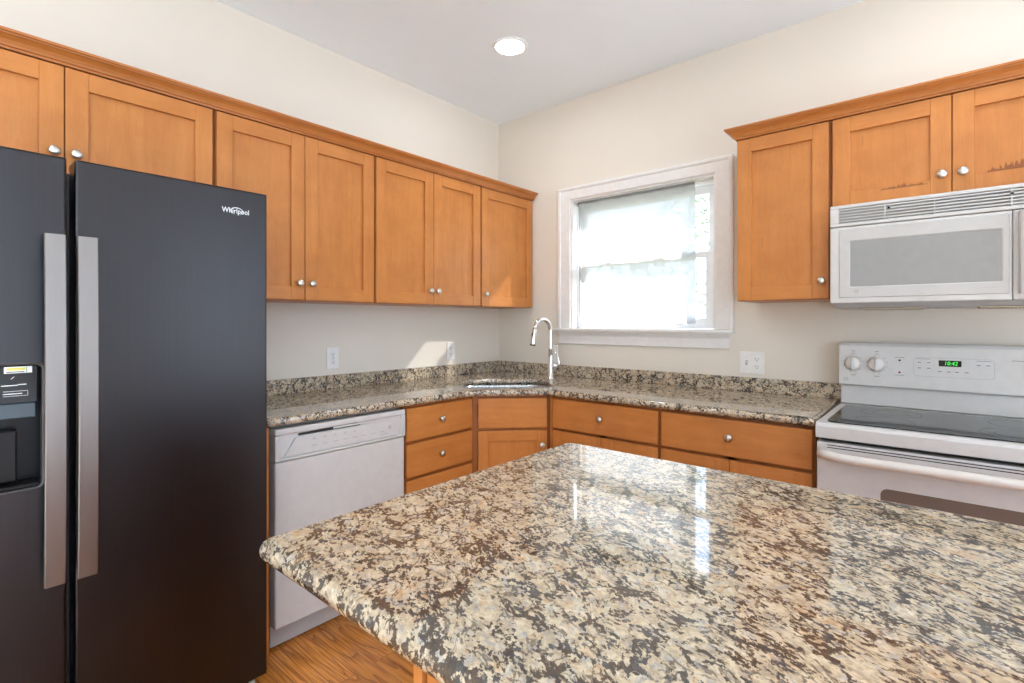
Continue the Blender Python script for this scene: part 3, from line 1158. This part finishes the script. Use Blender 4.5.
wall_plate('white outlet with test buttons on the left wall above the dishwasher', (0.0, -1.369, 1.075), L90, 'gfci')
wall_plate('white outlet in the sun patch on the left wall near the corner', (0.0, -0.493, 1.075), L90, 'duplex')
wall_plate('white outlet on the back wall half hidden behind the faucet', (0.512, 0.0, 1.055), 0, 'gfci')
wall_plate('wide white plate with switch and outlet between window and range', (1.794, 0.0, 1.060), 0, 'combo')


def badge(mb, x, y, z, r, mat, size):
    """Round script-monogram badge facing -Y."""
    n = 28
    vs, fs = [], []
    for k in range(n):
        a = 2 * PI * k / n
        for rr in (r, r * 0.86):
            vs.append((x + rr * math.cos(a), y, z + rr * math.sin(a)))
    for k in range(n):
        k2 = (k + 1) % n
        fs.append((2 * k, 2 * k2, 2 * k2 + 1, 2 * k + 1))
    mb.add(vs, fs, mat)
    M = Matrix.Translation((x, y, z)) @ Matrix.Rotation(PI / 2, 4, 'X')
    mb.text('GE', size, 0.0001, mat, M, shear=0.25)
    return mb


# ------------------------------------------------------------------ dishwasher (faces +x)
t = thing('dishwasher', 'white built-in dishwasher under the left counter', 'dishwasher', (0, -1.982, 0), L90)
W = 0.612
MB().box(0.010, W - 0.012, -0.59, -0.02, 0.012, 0.870, MIDGREY, 0.002, 1).build('tub', t)
MB().box(0.006, W - 0.003, -0.644, -0.592, 0.104, 0.738, WHITE, 0.006, 3).build('door', t)
mb = MB()
# control panel: rim, recessed sloping fascia, handle pocket
mb.box(0.004, W - 0.001, -0.650, -0.592, 0.842, 0.8655, WHITE, 0.005, 3)
mb.box(0.004, 0.026, -0.650, -0.592, 0.742, 0.842, WHITE, 0.003, 2)
mb.box(W - 0.023, W - 0.001, -0.650, -0.592, 0.742, 0.842, WHITE, 0.003, 2)
mb.box(0.026, W - 0.023, -0.650, -0.592, 0.742, 0.752, WHITE, 0.002, 1)
mb.box(0.026, W - 0.023, -0.640, -0.592, 0.752, 0.842, WHITE)
cp = mb.build('control_panel', t)
mb = MB()
tr = [(0.040, 0.757), (0.578, 0.757), (0.528, 0.829), (0.085, 0.824)]
mb.extrude(tr, -0.6485, -0.640, WHITE, 'y')
fa = mb.build('control_fascia', t)
mb = MB()
y = -0.6488
r = random.Random(3)
for i in range(8):
    x = 0.150 + i * 0.046
    mb.box(x, x + 0.022, y - 0.0004, y, 0.781, 0.7825, GREYTXT)
    MB().lathe([(0.0042, 0), (0.004, 0.001)], LTGREY, (x + 0.011, y, 0.791), (0, -1, 0), 12).build('button', fa)
    if i < 5:
        mb.box(x + 0.002, x + 0.017, y - 0.0004, y, 0.806, 0.8075, GREYTXT)
        mb.box(x + 0.005, x + 0.012, y - 0.0004, y, 0.812, 0.8132, GREYTXT)
mb.box(0.475, 0.515, y - 0.0004, y, 0.770, 0.7715, GREYTXT)
badge(mb, 0.522, y - 0.0002, 0.797, 0.0085, GREYTXT, 0.011)
mb.build('lettering', fa)
mb = MB()
hp = fillet([(0.070, 0.8285), (0.395, 0.8285), (0.360, 0.841), (0.105, 0.838)], 0.004, 3)
mb.extrude([(x, z) for x, z in hp], -0.6425, -0.6402, DARK, 'y')
mb.box(0.245, 0.375, -0.6480, -0.6426, 0.8325, 0.840, LTGREY, 0.002, 1)
mb.build('handle_pocket', cp)
mb = MB()
mb.box(0.008, W - 0.006, -0.575, -0.560, 0.004, 0.1035, LTGREY, 0.002, 1)
mb.build('toe_kick', t)

# ------------------------------------------------------------------ refrigerator (faces +x)
FX = 0.800                          # door front
t = thing('refrigerator', 'black stainless side-by-side refrigerator with two tall handles', 'refrigerator', (0, -2.985, 0), L90)
W = 0.913
FT = 1.713
MB().box(0.004, W - 0.004, -0.715, -0.03, 0.035, 1.690, FRIDGESIDE, 0.004, 2).build('cabinet_body', t)
mb = MB()
mb.box(0.02, W - 0.02, -0.73, -0.60, 0.012, 0.065, BLACK, 0.004, 1)
mb.build('base_grille', t)
for xx in (0.06, W - 0.035):
    MB().lathe([(0.018, 0), (0.018, 0.008), (0.010, 0.010), (0.010, 0.036)], LTGREY, (xx, -0.755, 0.001), (0, 0, 1), 16).build('foot', t)
gl, gr_ = 0.386, 0.403              # the gap between the doors
DB = 0.066


def fridge_handle(x0, x1, parent):
    mb = MB()
    z0, z1 = 0.603, 1.500
    N = 24
    vs, fs = [], []
    for i in range(N + 1):
        s = i / N
        z = z0 + (z1 - z0) * s
        bow = 0.052 + 0.014 * math.sin(PI * s)
        for (xx, dd) in ((x0, 0.0), (x0 + 0.002, 0.0018), (x1 - 0.002, 0.0018), (x1, 0.0), (x1, -0.011), (x0, -0.011)):
            vs.append((xx, -(FX + bow + dd), z))
    for i in range(N):
        for k in range(6):
            k2 = (k + 1) % 6
            fs.append((i * 6 + k, i * 6 + k2, (i + 1) * 6 + k2, (i + 1) * 6 + k))
    fs.append(tuple(range(6)))
    fs.append(tuple(range(N * 6, N * 6 + 6)))
    mb.add(vs, fs, HANDLE)
    h = mb.build('handle', parent)
    for z in (z0 + 0.035, z1 - 0.035):
        MB().box((x0 + x1) / 2 - 0.010, (x0 + x1) / 2 + 0.010, -(FX + 0.046), -(FX + 0.0005), z - 0.022, z + 0.022, BLACK, 0.002, 1).build('handle_mount', parent)
    return h


# freezer door with the dispenser opening
dx0, dx1, dz0, dz1 = 0.085, 0.343, 0.846, 1.172
mb = MB()


def door_with_hole(mb, x0, x1, z0, z1, hx0, hx1, hz0, hz1, yf, yb):
    cr = 0.006
    out = rrect(x0, x1, z0, z1, 0.004, 3)
    inn = rrect(hx0, hx1, hz0, hz1, 0.018, 6)
    outf = offset(out, cr)
    # front face ring filled
    b = bmesh.new()
    ed = []
    for lp in (outf, inn):
        bv = [b.verts.new((x, yf, z)) for x, z in lp]
        for i in range(len(bv)):
            ed.append(b.edges.new((bv[i], bv[(i + 1) % len(bv)])))
    bmesh.ops.triangle_fill(b, use_beauty=True, edges=ed)
    mb.bm(b, FRIDGE)
    n = len(out)
    vs = [(x, yf, z) for x, z in outf] + [(x, yf + cr * 0.3, z) for x, z in offset(out, cr * 0.3)] + [(x, yf + cr, z) for x, z in out] + [(x, yb, z) for x, z in out]
    fs = []
    for j in range(3):
        for i in range(n):
            k = (i + 1) % n
            fs.append((j * n + i, j * n + k, (j + 1) * n + k, (j + 1) * n + i))
    mb.add(vs, fs, FRIDGE)
    mb.add(vs[-n:], [tuple(range(n))], FRIDGE)
    m = len(inn)
    vs = [(x, yf, z) for x, z in inn] + [(x, yf + 0.07, z) for x, z in inn]
    mb.add(vs, [(i, (i + 1) % m, m + (i + 1) % m, m + i) for i in range(m)], BLACK)
    mb.add(vs[m:], [tuple(range(m))], BLACK)


door_with_hole(mb, 0.002, gl, DB, FT, dx0, dx1, dz0, dz1, -FX, -0.718)
fd = mb.build('freezer_door', t)
fridge_handle(0.335, 0.377, fd)
# dispenser pieces
mb = MB()
o_, i_ = rrect(dx0 - 0.001, dx1 + 0.001, dz0 - 0.001, dz1 + 0.001, 0.019, 6), rrect(dx0 + 0.006, dx1 - 0.006, dz0 + 0.006, dz1 - 0.006, 0.014, 6)
n = len(o_)
vs = [(x, -FX - 0.0005, z) for x, z in o_] + [(x, -FX - 0.003, z) for x, z in offset(o_, 0.003)] + [(x, -FX - 0.001, z) for x, z in i_] + [(x, -FX + 0.03, z) for x, z in i_]
fs = []
for j in range(3):
    for i in range(n):
        k = (i + 1) % n
        fs.append((j * n + i, j * n + k, (j + 1) * n + k, (j + 1) * n + i))
mb.add(vs, fs, FRIDGESIDE)
mb.box(dx0 + 0.008, dx1 - 0.014, -FX + 0.002, -FX + 0.02, 1.070, dz1 - 0.008, DISPGLOSS, 0.002, 1)
mb.box(dx0 + 0.008, dx1 - 0.017, -FX + 0.004, -FX + 0.03, 1.032, 1.0695, DISPSTRIP, 0.002, 1)
mb.box(dx0 + 0.03, dx1 - 0.05, -FX + 0.02, -FX + 0.055, 0.87, 1.00, BLACK, 0.004, 2)
mb.box(dx0 + 0.008, dx1 - 0.010, -FX + 0.004, -FX + 0.066, dz0 + 0.007, dz0 + 0.016, BLACK, 0.002, 1)
# white icons and print
M = Matrix.Rotation(PI / 2, 4, 'X')
for (sx, sz, w_) in ((0.262, 1.115, 0.030), (0.292, 1.1165, 0.016), (0.215, 1.116, 0.02)):
    mb.box(sx, sx + w_, -FX + 0.0012, -FX + 0.0019, sz, sz + 0.0022, LABELW)
mb.box(0.2655, 0.3105, -FX + 0.0012, -FX + 0.0019, 1.1010, 1.1018, LABELW)
mb.box(0.2655, 0.3105, -FX + 0.0012, -FX + 0.0019, 1.0890, 1.0898, LABELW)
mb.box(0.3100, 0.3106, -FX + 0.0012, -FX + 0.0019, 1.0890, 1.1018, LABELW)
mb.box(0.2650, 0.3000, -FX + 0.0012, -FX + 0.0019, 1.0940, 1.0960, LABELW)
mb.box(-0.0005, 0.0006, -FX + 0.0012, -FX + 0.0019, -0.004, 0.004, LABELW, M=Matrix.Translation((0.2825, 0, 1.135)) @ Matrix.Rotation(0.8, 4, 'Y'))
mb.build('dispenser', fd)
mb = MB()
mb.box(0.267, 0.3185, -FX + 0.0005, -FX + 0.0018, 1.1465, 1.1630, LABELW, 0.0006, 1)
mb.box(0.272, 0.306, -FX + 0.0001, -FX + 0.0006, 1.1535, 1.1605, YELLOW)
mb.box(0.3075, 0.3088, -FX + 0.0001, -FX + 0.0006, 1.1475, 1.1620, GREENP)
mb.box(0.271, 0.304, -FX + 0.0001, -FX + 0.0006, 1.1488, 1.1508, BLACK)
mb.build('sticker', fd)
# fridge door
mb = MB()
out = rrect(gr_, W - 0.002, DB, FT, 0.004, 3)
n = len(out)
cr = 0.006
rings = [(offset(out, cr), -FX), (offset(out, cr * 0.3), -FX + cr * 0.3), (out, -FX + cr), (out, -0.718)]
vs = [(x, y, z) for rg, y in rings for x, z in rg]
fs = []
for j in range(3):
    for i in range(n):
        k = (i + 1) % n
        fs.append((j * n + i, j * n + k, (j + 1) * n + k, (j + 1) * n + i))
mb.add(vs, fs, FRIDGE)
mb.add(vs[:n], [tuple(range(n))], FRIDGE)
mb.add(vs[-n:], [tuple(range(n))], FRIDGE)
rd = mb.build('refrigerator_door', t)
fridge_handle(0.400, 0.442, rd)
mb = MB()
M = Matrix.Translation((0.809, -FX - 0.0004, 1.6395)) @ Matrix.Rotation(PI / 2, 4, 'X')
mb.text('Whirlpool', 0.024, 0.0004, LOGOSILVER, M, xs=0.84)
# swoosh ring round the word
N = 40
vs, fs = [], []
for k in range(N + 1):
    a = -0.35 * PI + 1.75 * PI * k / N
    w_ = 0.0009 * math.sin(PI * k / N) + 0.0002
    for s in (-1, 1):
        vs.append((0.812 + (0.019 + s * w_) * math.cos(a), -FX - 0.0007, 1.6395 + (0.0115 + s * w_) * math.sin(a)))
for k in range(N):
    fs.append((2 * k, 2 * k + 1, 2 * k + 3, 2 * k + 2))
mb.add(vs, fs, LOGOSILVER)
mb.build('logo', rd)
for a, b in ((0.01, 0.10), (W - 0.10, W - 0.01)):
    MB().box(a, b, -0.70, -0.60, 1.6905, 1.705, BLACK, 0.003, 2).build('hinge_cover', t)

# ------------------------------------------------------------------ range
t = thing('range', 'white electric range with black glass cooktop', 'range', (2.208, 0, 0), 0)
W = 0.760
MB().box(0.004, W - 0.004, -0.655, -0.015, 0.03, 0.872, WHITE, 0.003, 1).build('oven_body', t)
mb = MB()
# top frame with a rolled front lip
fr = [(-0.706, 0.853), (-0.706, 0.894), (-0.702, 0.902), (-0.694, 0.9065), (-0.135, 0.9065), (-0.135, 0.874), (-0.660, 0.874), (-0.662, 0.853)]
mb.extrude(fr, 0.0, W, WHITE, 'x')
tp = mb.build('cooktop_frame', t)
mb = MB()
mb.extrude(rrect(0.028, W - 0.028, -0.672, -0.185, 0.03, 6), 0.9066, 0.9105, CERAN, 'z')
gt = mb.build('glass_cooktop', t)


def burner(x, y, rr, inner=None):
    m = MB()
    for r_ in ([rr] + ([inner] if inner else [])):
        n = 56
        vs, fs = [], []
        for k in range(n):
            a = 2 * PI * k / n
            for q_ in (r_, r_ - 0.0022):
                vs.append((x + q_ * math.cos(a), y + q_ * math.sin(a), 0.9108))
        for k in range(n):
            k2 = (k + 1) % n
            fs.append((2 * k, 2 * k2, 2 * k2 + 1, 2 * k + 1))
        m.add(vs, fs, RING)
    return m.build('burner_ring', gt)


burner(0.192, -0.545, 0.092)
burner(0.196, -0.325, 0.100, 0.062)
burner(0.560, -0.540, 0.112, 0.075)
burner(0.560, -0.315, 0.080)
mb = MB()
mb.box(0.010, W - 0.004, -0.672, -0.655, 0.8385, 0.8725, DARK)
mb.build('vent_slot', t)
# backguard: lower riser and bevelled console
MB().box(-0.002, W + 0.002, -0.118, -0.016, 0.9068, 0.990, WHITE, 0.003, 2).build('backguard_riser', t)
mb = MB()
bgp = fillet([(-0.016, 0.990), (-0.130, 0.990), (-0.138, 0.996), (-0.124, 1.168), (-0.112, 1.181), (-0.016, 1.181)], [0, 0.003, 0.004, 0.008, 0.008, 0.004], 4)
mb.extrude(bgp, -0.006, W + 0.006, WHITE, 'x')
bg_ = mb.build('console', t)


def cy_(z):      # console front y at height z
    return -0.138 + (z - 0.996) / (1.168 - 0.996) * 0.014


def console_knob(x, z, parent):
    y = cy_(z)
    ax = Vector((0, -1, 0.08)).normalized()
    m = MB()
    m.lathe([(0.033, 0.0), (0.033, 0.004), (0.029, 0.010), (0.027, 0.022), (0.024, 0.025), (0.0005, 0.0255)], WARMWHITE, (x, y, z), ax, 28)
    m.box(x - 0.006, x + 0.006, y - 0.033, y - 0.018, z - 0.026, z + 0.026, WHITE, 0.003, 2)
    k = m.build('burner_knob', parent)
    d = MB()
    for i in range(12):
        a = -0.5 * PI + 2 * PI * (i + 0.5) / 12
        px, pz = x + 0.0385 * math.cos(a), z + 0.0385 * math.sin(a)
        d.box(px - 0.0016, px + 0.0016, cy_(pz) - 0.0006, cy_(pz) + 0.002, pz - 0.0016, pz + 0.0016, GREYTXT)
    for dz, w_ in ((0.055, 0.007), (-0.052, 0.010), (0.0445, 0.006)):
        d.box(x - w_, x + w_, cy_(z + dz) - 0.0006, cy_(z + dz) + 0.002, z + dz - 0.0016, z + dz + 0.0016, GREYTXT)
    d.build('dial_marks', k)
    return k


for kx in (0.047, 0.133, W - 0.133, W - 0.047):
    console_knob(kx, 1.090, bg_)
for z, c_ in ((1.111, BLACK), (1.060, RUST)):
    mb = MB()
    mb.lathe([(0.0042, 0), (0.0035, 0.002)], c_, (0.2125, cy_(z), z), (0, -1, 0), 14)
    zz = z + (0.012 if z > 1.1 else -0.012)
    mb.box(0.196, 0.229, cy_(zz) - 0.0005, cy_(zz) + 0.002, zz - 0.0012, zz + 0.0012, GREYTXT)
    mb.build('indicator_light', bg_)
# control area: outlined panel, buttons, clock
px0, px1, pz0, pz1 = 0.258, 0.508, 1.048, 1.127
mb = MB()
o1, o2 = rrect(px0, px1, pz0, pz1, 0.014, 6), rrect(px0 + 0.0018, px1 - 0.0018, pz0 + 0.0018, pz1 - 0.0018, 0.0125, 6)
n = len(o1)
vs = [(x, cy_(z) - 0.0006, z) for x, z in o1] + [(x, cy_(z) - 0.0006, z) for x, z in o2]
mb.add(vs, [(i, (i + 1) % n, n + (i + 1) % n, n + i) for i in range(n)], MIDGREY)
mb.build('panel_outline', bg_)
mb = MB()
for (bx_, bz_, rr_) in ((0.278, 1.106, 0.0095), (0.309, 1.106, 0.0095), (0.278, 1.083, 0.0095), (0.309, 1.083, 0.0095),
                        (0.344, 1.072, 0.0100), (0.372, 1.072, 0.0088), (0.397, 1.072, 0.0088), (0.426, 1.072, 0.0095), (0.462, 1.103, 0.0105), (0.489, 1.103, 0.0100)):
    bt = MB().lathe([(rr_, 0), (rr_ * 0.95, 0.0012)], LTGREY, (bx_, cy_(bz_), bz_), (0, -1, 0.08), 20, scale=(1, 0.8))
    bt.box(bx_ - rr_ * 0.6, bx_ + rr_ * 0.6, cy_(bz_) - 0.0018, cy_(bz_) - 0.0012, bz_ - 0.0022, bz_ + 0.0022, GREYTXT)
    bt.build('button', bg_)
for (a, b, z) in ((0.268, 0.312, 1.121), (0.455, 0.498, 1.1195)):
    mb.box(a, b, cy_(z) - 0.0005, cy_(z) + 0.002, z - 0.001, z + 0.001, GREYTXT)
mb.box(0.555, 0.590, cy_(1.125) - 0.0005, cy_(1.125) + 0.002, 1.124, 1.1265, GREYTXT)
badge(mb, 0.017 + 0.004, cy_(1.019) - 0.0006, 1.019, 0.0085, GREYTXT, 0.011)
mb.build('lettering', bg_)
mb = MB()
zc = 1.105
mb.box(0.340, 0.411, cy_(zc) - 0.0022, cy_(zc) + 0.003, zc - 0.0125, zc + 0.0125, BLACK, 0.003, 2)
ck = mb.build('clock_display', bg_)
M = Matrix.Translation((0.378, cy_(zc) - 0.0026, zc)) @ Matrix.Rotation(PI / 2, 4, 'X')
MB().text('10:42', 0.0215, 0.0002, LED, M, shear=0.15, xs=0.9).build('clock_digits', ck)
# oven door
mb = MB()
mb.box(0.003, W - 0.003, -0.704, -0.658, 0.205, 0.8375, WHITE, 0.005, 3)
od = mb.build('oven_door', t)
mb = MB()
for z in (0.8285, 0.8195):
    mb.box(0.036, W - 0.036, -0.7046, -0.7036, z - 0.0016, z + 0.0016, DARK)
mb.build('door_vent', od)
mb = MB()
mb.extrude(rrect(0.194, W - 0.150, 0.40, 0.705, 0.022, 6), -0.7055, -0.7030, OVENGLASS, 'y')
mb.build('oven_window', od)
mb = MB()
pts = []
for k in range(31):
    s = k / 30
    x = 0.020 + (W - 0.040) * s
    e = min(s, 1 - s) * (W - 0.04)
    y = -0.712 - 0.044 * min(1.0, (e / 0.075)) ** 0.55
    pts.append((x, y, 0.797))
mb.tube(pts, 0.0165, WARMWHITE, 18, flat=0.85, radii=[0.0185 if 1 < k < 29 else 0.020 for k in range(31)])
mb.build('oven_handle', od)
mb = MB()
mb.box(0.003, W - 0.003, -0.695, -0.658, 0.045, 0.198, WHITE, 0.007, 3)
mb.build('storage_drawer', t)
for xx in (0.04, W - 0.04):
    MB().lathe([(0.016, 0), (0.016, 0.008), (0.008, 0.010), (0.008, 0.03)], BLACK, (xx, -0.60, 0.001), (0, 0, 1), 14).build('foot', t)

# ------------------------------------------------------------------ microwave over the range
MZ = 1.330
t = thing('microwave', 'white over-the-range microwave under the maple cabinet', 'microwave', (2.208, 0, MZ), 0)
W = 0.760
Z = lambda z: z - MZ
MB().box(0.006, W - 0.006, -0.372, -0.003, Z(1.3345), Z(1.750), WHITE, 0.002, 1).build('body', t)
# vent grille with louvres
mb = MB()
mb.box(0.0, W, -0.405, -0.372, Z(1.736), Z(1.750), WHITE, 0.003, 2)
mb.box(0.0, W, -0.410, -0.372, Z(1.662), Z(1.676), WHITE, 0.003, 2)
mb.box(0.0, 0.030, -0.407, -0.372, Z(1.676), Z(1.736), WHITE, 0.002, 1)
mb.box(W - 0.030, W, -0.407, -0.372, Z(1.676), Z(1.736), WHITE, 0.002, 1)
mb.box(0.030, W - 0.030, -0.3825, -0.372, Z(1.676), Z(1.736), MIDGREY)
for k in range(5):
    z = Z(1.682 + k * 0.0115)
    lv = [(-0.382, z + 0.006), (-0.406, z - 0.0005), (-0.406, z + 0.0045), (-0.382, z + 0.0095)]
    mb.extrude(lv, 0.030, W - 0.030, WHITE, 'x')
for x in (0.18, 0.33, 0.535, 0.62):
    mb.box(x, x + 0.004, -0.4068, -0.385, Z(1.678), Z(1.735), WHITE)
for x in (0.195, 0.538):
    mb.lathe([(0.0045, 0), (0.003, 0.002)], BLACK, (x, -0.4068, Z(1.718)), (0, -1, 0), 10)
mb.build('vent_grille', t)
# door
mb = MB()
mb.box(0.0, 0.5385, -0.408, -0.374, Z(1.351), Z(1.660), WHITE, 0.005, 3)
dr = mb.build('door', t)
mb = MB()
o1, o2, o3 = rrect(0.031, 0.532, Z(1.372), Z(1.651), 0.004, 4), rrect(0.034, 0.529, Z(1.375), Z(1.648), 0.004, 4), rrect(0.070, 0.511, Z(1.417), Z(1.599), 0.004, 4)
n = len(o1)
vs = [(x, -0.4075, z) for x, z in o1] + [(x, -0.4115, z) for x, z in o2] + [(x, -0.4115, z) for x, z in offset(o3, -0.004)] + [(x, -0.4090, z) for x, z in o3]
fs = []
for j in range(3):
    for i in range(n):
        k = (i + 1) % n
        fs.append((j * n + i, j * n + k, (j + 1) * n + k, (j + 1) * n + i))
mb.add(vs, fs, plain('microwave_door_frame', (0.50, 0.495, 0.485), 0.3))
mb.build('door_frame', dr)
mb = MB()
mb.extrude(o3, -0.4092, -0.4078, MWGLASS, 'y')
mb.build('window', dr)
mb = MB()
badge(mb, 0.091, -0.4118, Z(1.397), 0.0070, GREYTXT, 0.009)
mb.box(0.462, 0.502, -0.4119, -0.4114, Z(1.3955), Z(1.3975), MIDGREY)
mb.build('logo', dr)
# handle
mb = MB()
hp = [(0.553, -0.408), (0.553, -0.430), (0.557, -0.442), (0.566, -0.448), (0.578, -0.448), (0.587, -0.440), (0.590, -0.408)]
mb.extrude(hp, Z(1.372), Z(1.652), WHITE, 'z')
mb.build('door_handle', t)
mb = MB()
mb.box(0.5395, W, -0.408, -0.374, Z(1.351), Z(1.660), WHITE, 0.005, 3)
cp = mb.build('control_panel', t)
mb = MB()
MB().box(0.612, 0.735, -0.4095, -0.4075, Z(1.605), Z(1.640), BLACK, 0.001, 1).build('display', cp)
for i in range(3):
    for j in range(5):
        x, z = 0.615 + i * 0.042, Z(1.385 + j * 0.042)
        MB().box(x, x + 0.034, -0.4095, -0.4075, z, z + 0.026, LTGREY, 0.001, 1).build('key', cp)
# underside: grey tray with two filters and a lamp cover
mb = MB()
mb.extrude([(-0.400, Z(1.3505)), (-0.374, Z(1.3335)), (-0.05, Z(1.3305)), (-0.05, Z(1.3343)), (-0.374, Z(1.3505))], 0.010, W - 0.010, MIDGREY, 'x')
mb.build('underside', t)
for a, b in ((0.10, 0.30), (0.455, 0.655)):
    mb = MB()
    mb.box(a, b, -0.366, -0.215, Z(1.3255), Z(1.3325), FILTER, 0.002, 1)
    for k in range(20):
        x = a + 0.006 + (b - a - 0.012) * k / 19
        mb.box(x - 0.0015, x + 0.0015, -0.362, -0.219, Z(1.3240), Z(1.3256), FILTER)
    mb.build('grease_filter', t)

# ------------------------------------------------------------------ island
icx0, icx1, icy0, icy1 = 1.696, 3.35, -2.489, -1.560
outl = fillet([(icx0, icy0), (icx1, icy0), (icx1, icy1), (icx0, icy1)], [0.022, 0.022, 0.03, 0.035], 8)
mb = slab(MB(), [(x - icx0, y - icy0) for x, y in outl], 0.0, 0.038, GRANITE, r=0.018, seg=12)
o = mb.build('island_countertop')
o.location = (icx0, icy0, 0.874)
tag(o, 'large speckled granite slab on the island in the foreground', 'countertop')
t = thing('island_cabinet', 'maple island cabinet under the big granite slab', 'cabinet', (2.072, -1.62, 0), 0)
w, d = 1.20, 0.834
mb = MB()
mb.box(0.0, 0.0165, -d, 0.0, 0.001, 0.873, WV, 0.001, 1)
mb.box(w - 0.0165, w, -d, 0.0, 0.001, 0.873, WV, 0.001, 1)
mb.box(0.0165, w - 0.0165, -d + 0.02, 0.0, 0.10, 0.873, WV)
mb.box(0.0165, w - 0.0165, -d + 0.08, 0.0, 0.001, 0.10, WFRAME)
mb.build('carcass', t)
for k in range(3):
    a = 0.023 + k * (w - 0.046) / 3 + 0.002
    b = 0.023 + (k + 1) * (w - 0.046) / 3 - 0.002
    slab_front('drawer', a, b, 0.715, 0.866, -d + 0.0195, t, ((a + b) / 2, 0.79))
    shaker('door', a, b, 0.112, 0.700, -d + 0.0195, t, (b - 0.03, 0.62))

# ------------------------------------------------------------------ recessed ceiling lights
def can_light(label, x, y):
    t = thing('recessed_light', label, 'ceiling light', (x, y, RZ), 0, 'recessed ceiling lights')
    MB().lathe([(0.078, -0.0005), (0.098, -0.0005), (0.098, -0.004), (0.090, -0.0085), (0.078, -0.006)], VINYL, (0, 0, 0), (0, 0, 1), 40, cap=False).build('trim_ring', t)
    MB().lathe([(0.0005, -0.0050), (0.050, -0.0045), (0.0775, -0.0030), (0.0775, -0.0008)], LENS, (0, 0, 0), (0, 0, 1), 40, cap=False).build('lens', t)
    return t


can_light('lit round recessed light in the ceiling near the window corner', 0.778, -0.771)
for (x, y, s) in ((2.65, -0.771, 'lit round recessed light in the ceiling above the range'),
                  (0.95, -3.00, 'lit round recessed light in the ceiling above the refrigerator'),
                  (2.65, -3.00, 'lit round recessed light in the ceiling above the island'),
                  (4.10, -2.00, 'added round recessed light in the unseen ceiling near the right wall'),  # from here on, unseen lamps added to brighten the room
                  (4.10, -4.80, 'added round recessed light in the unseen ceiling of the adjoining room'),
                  (1.80, -5.00, 'added round recessed light in the unseen ceiling near the rear wall')):
    can_light(s, x, y)
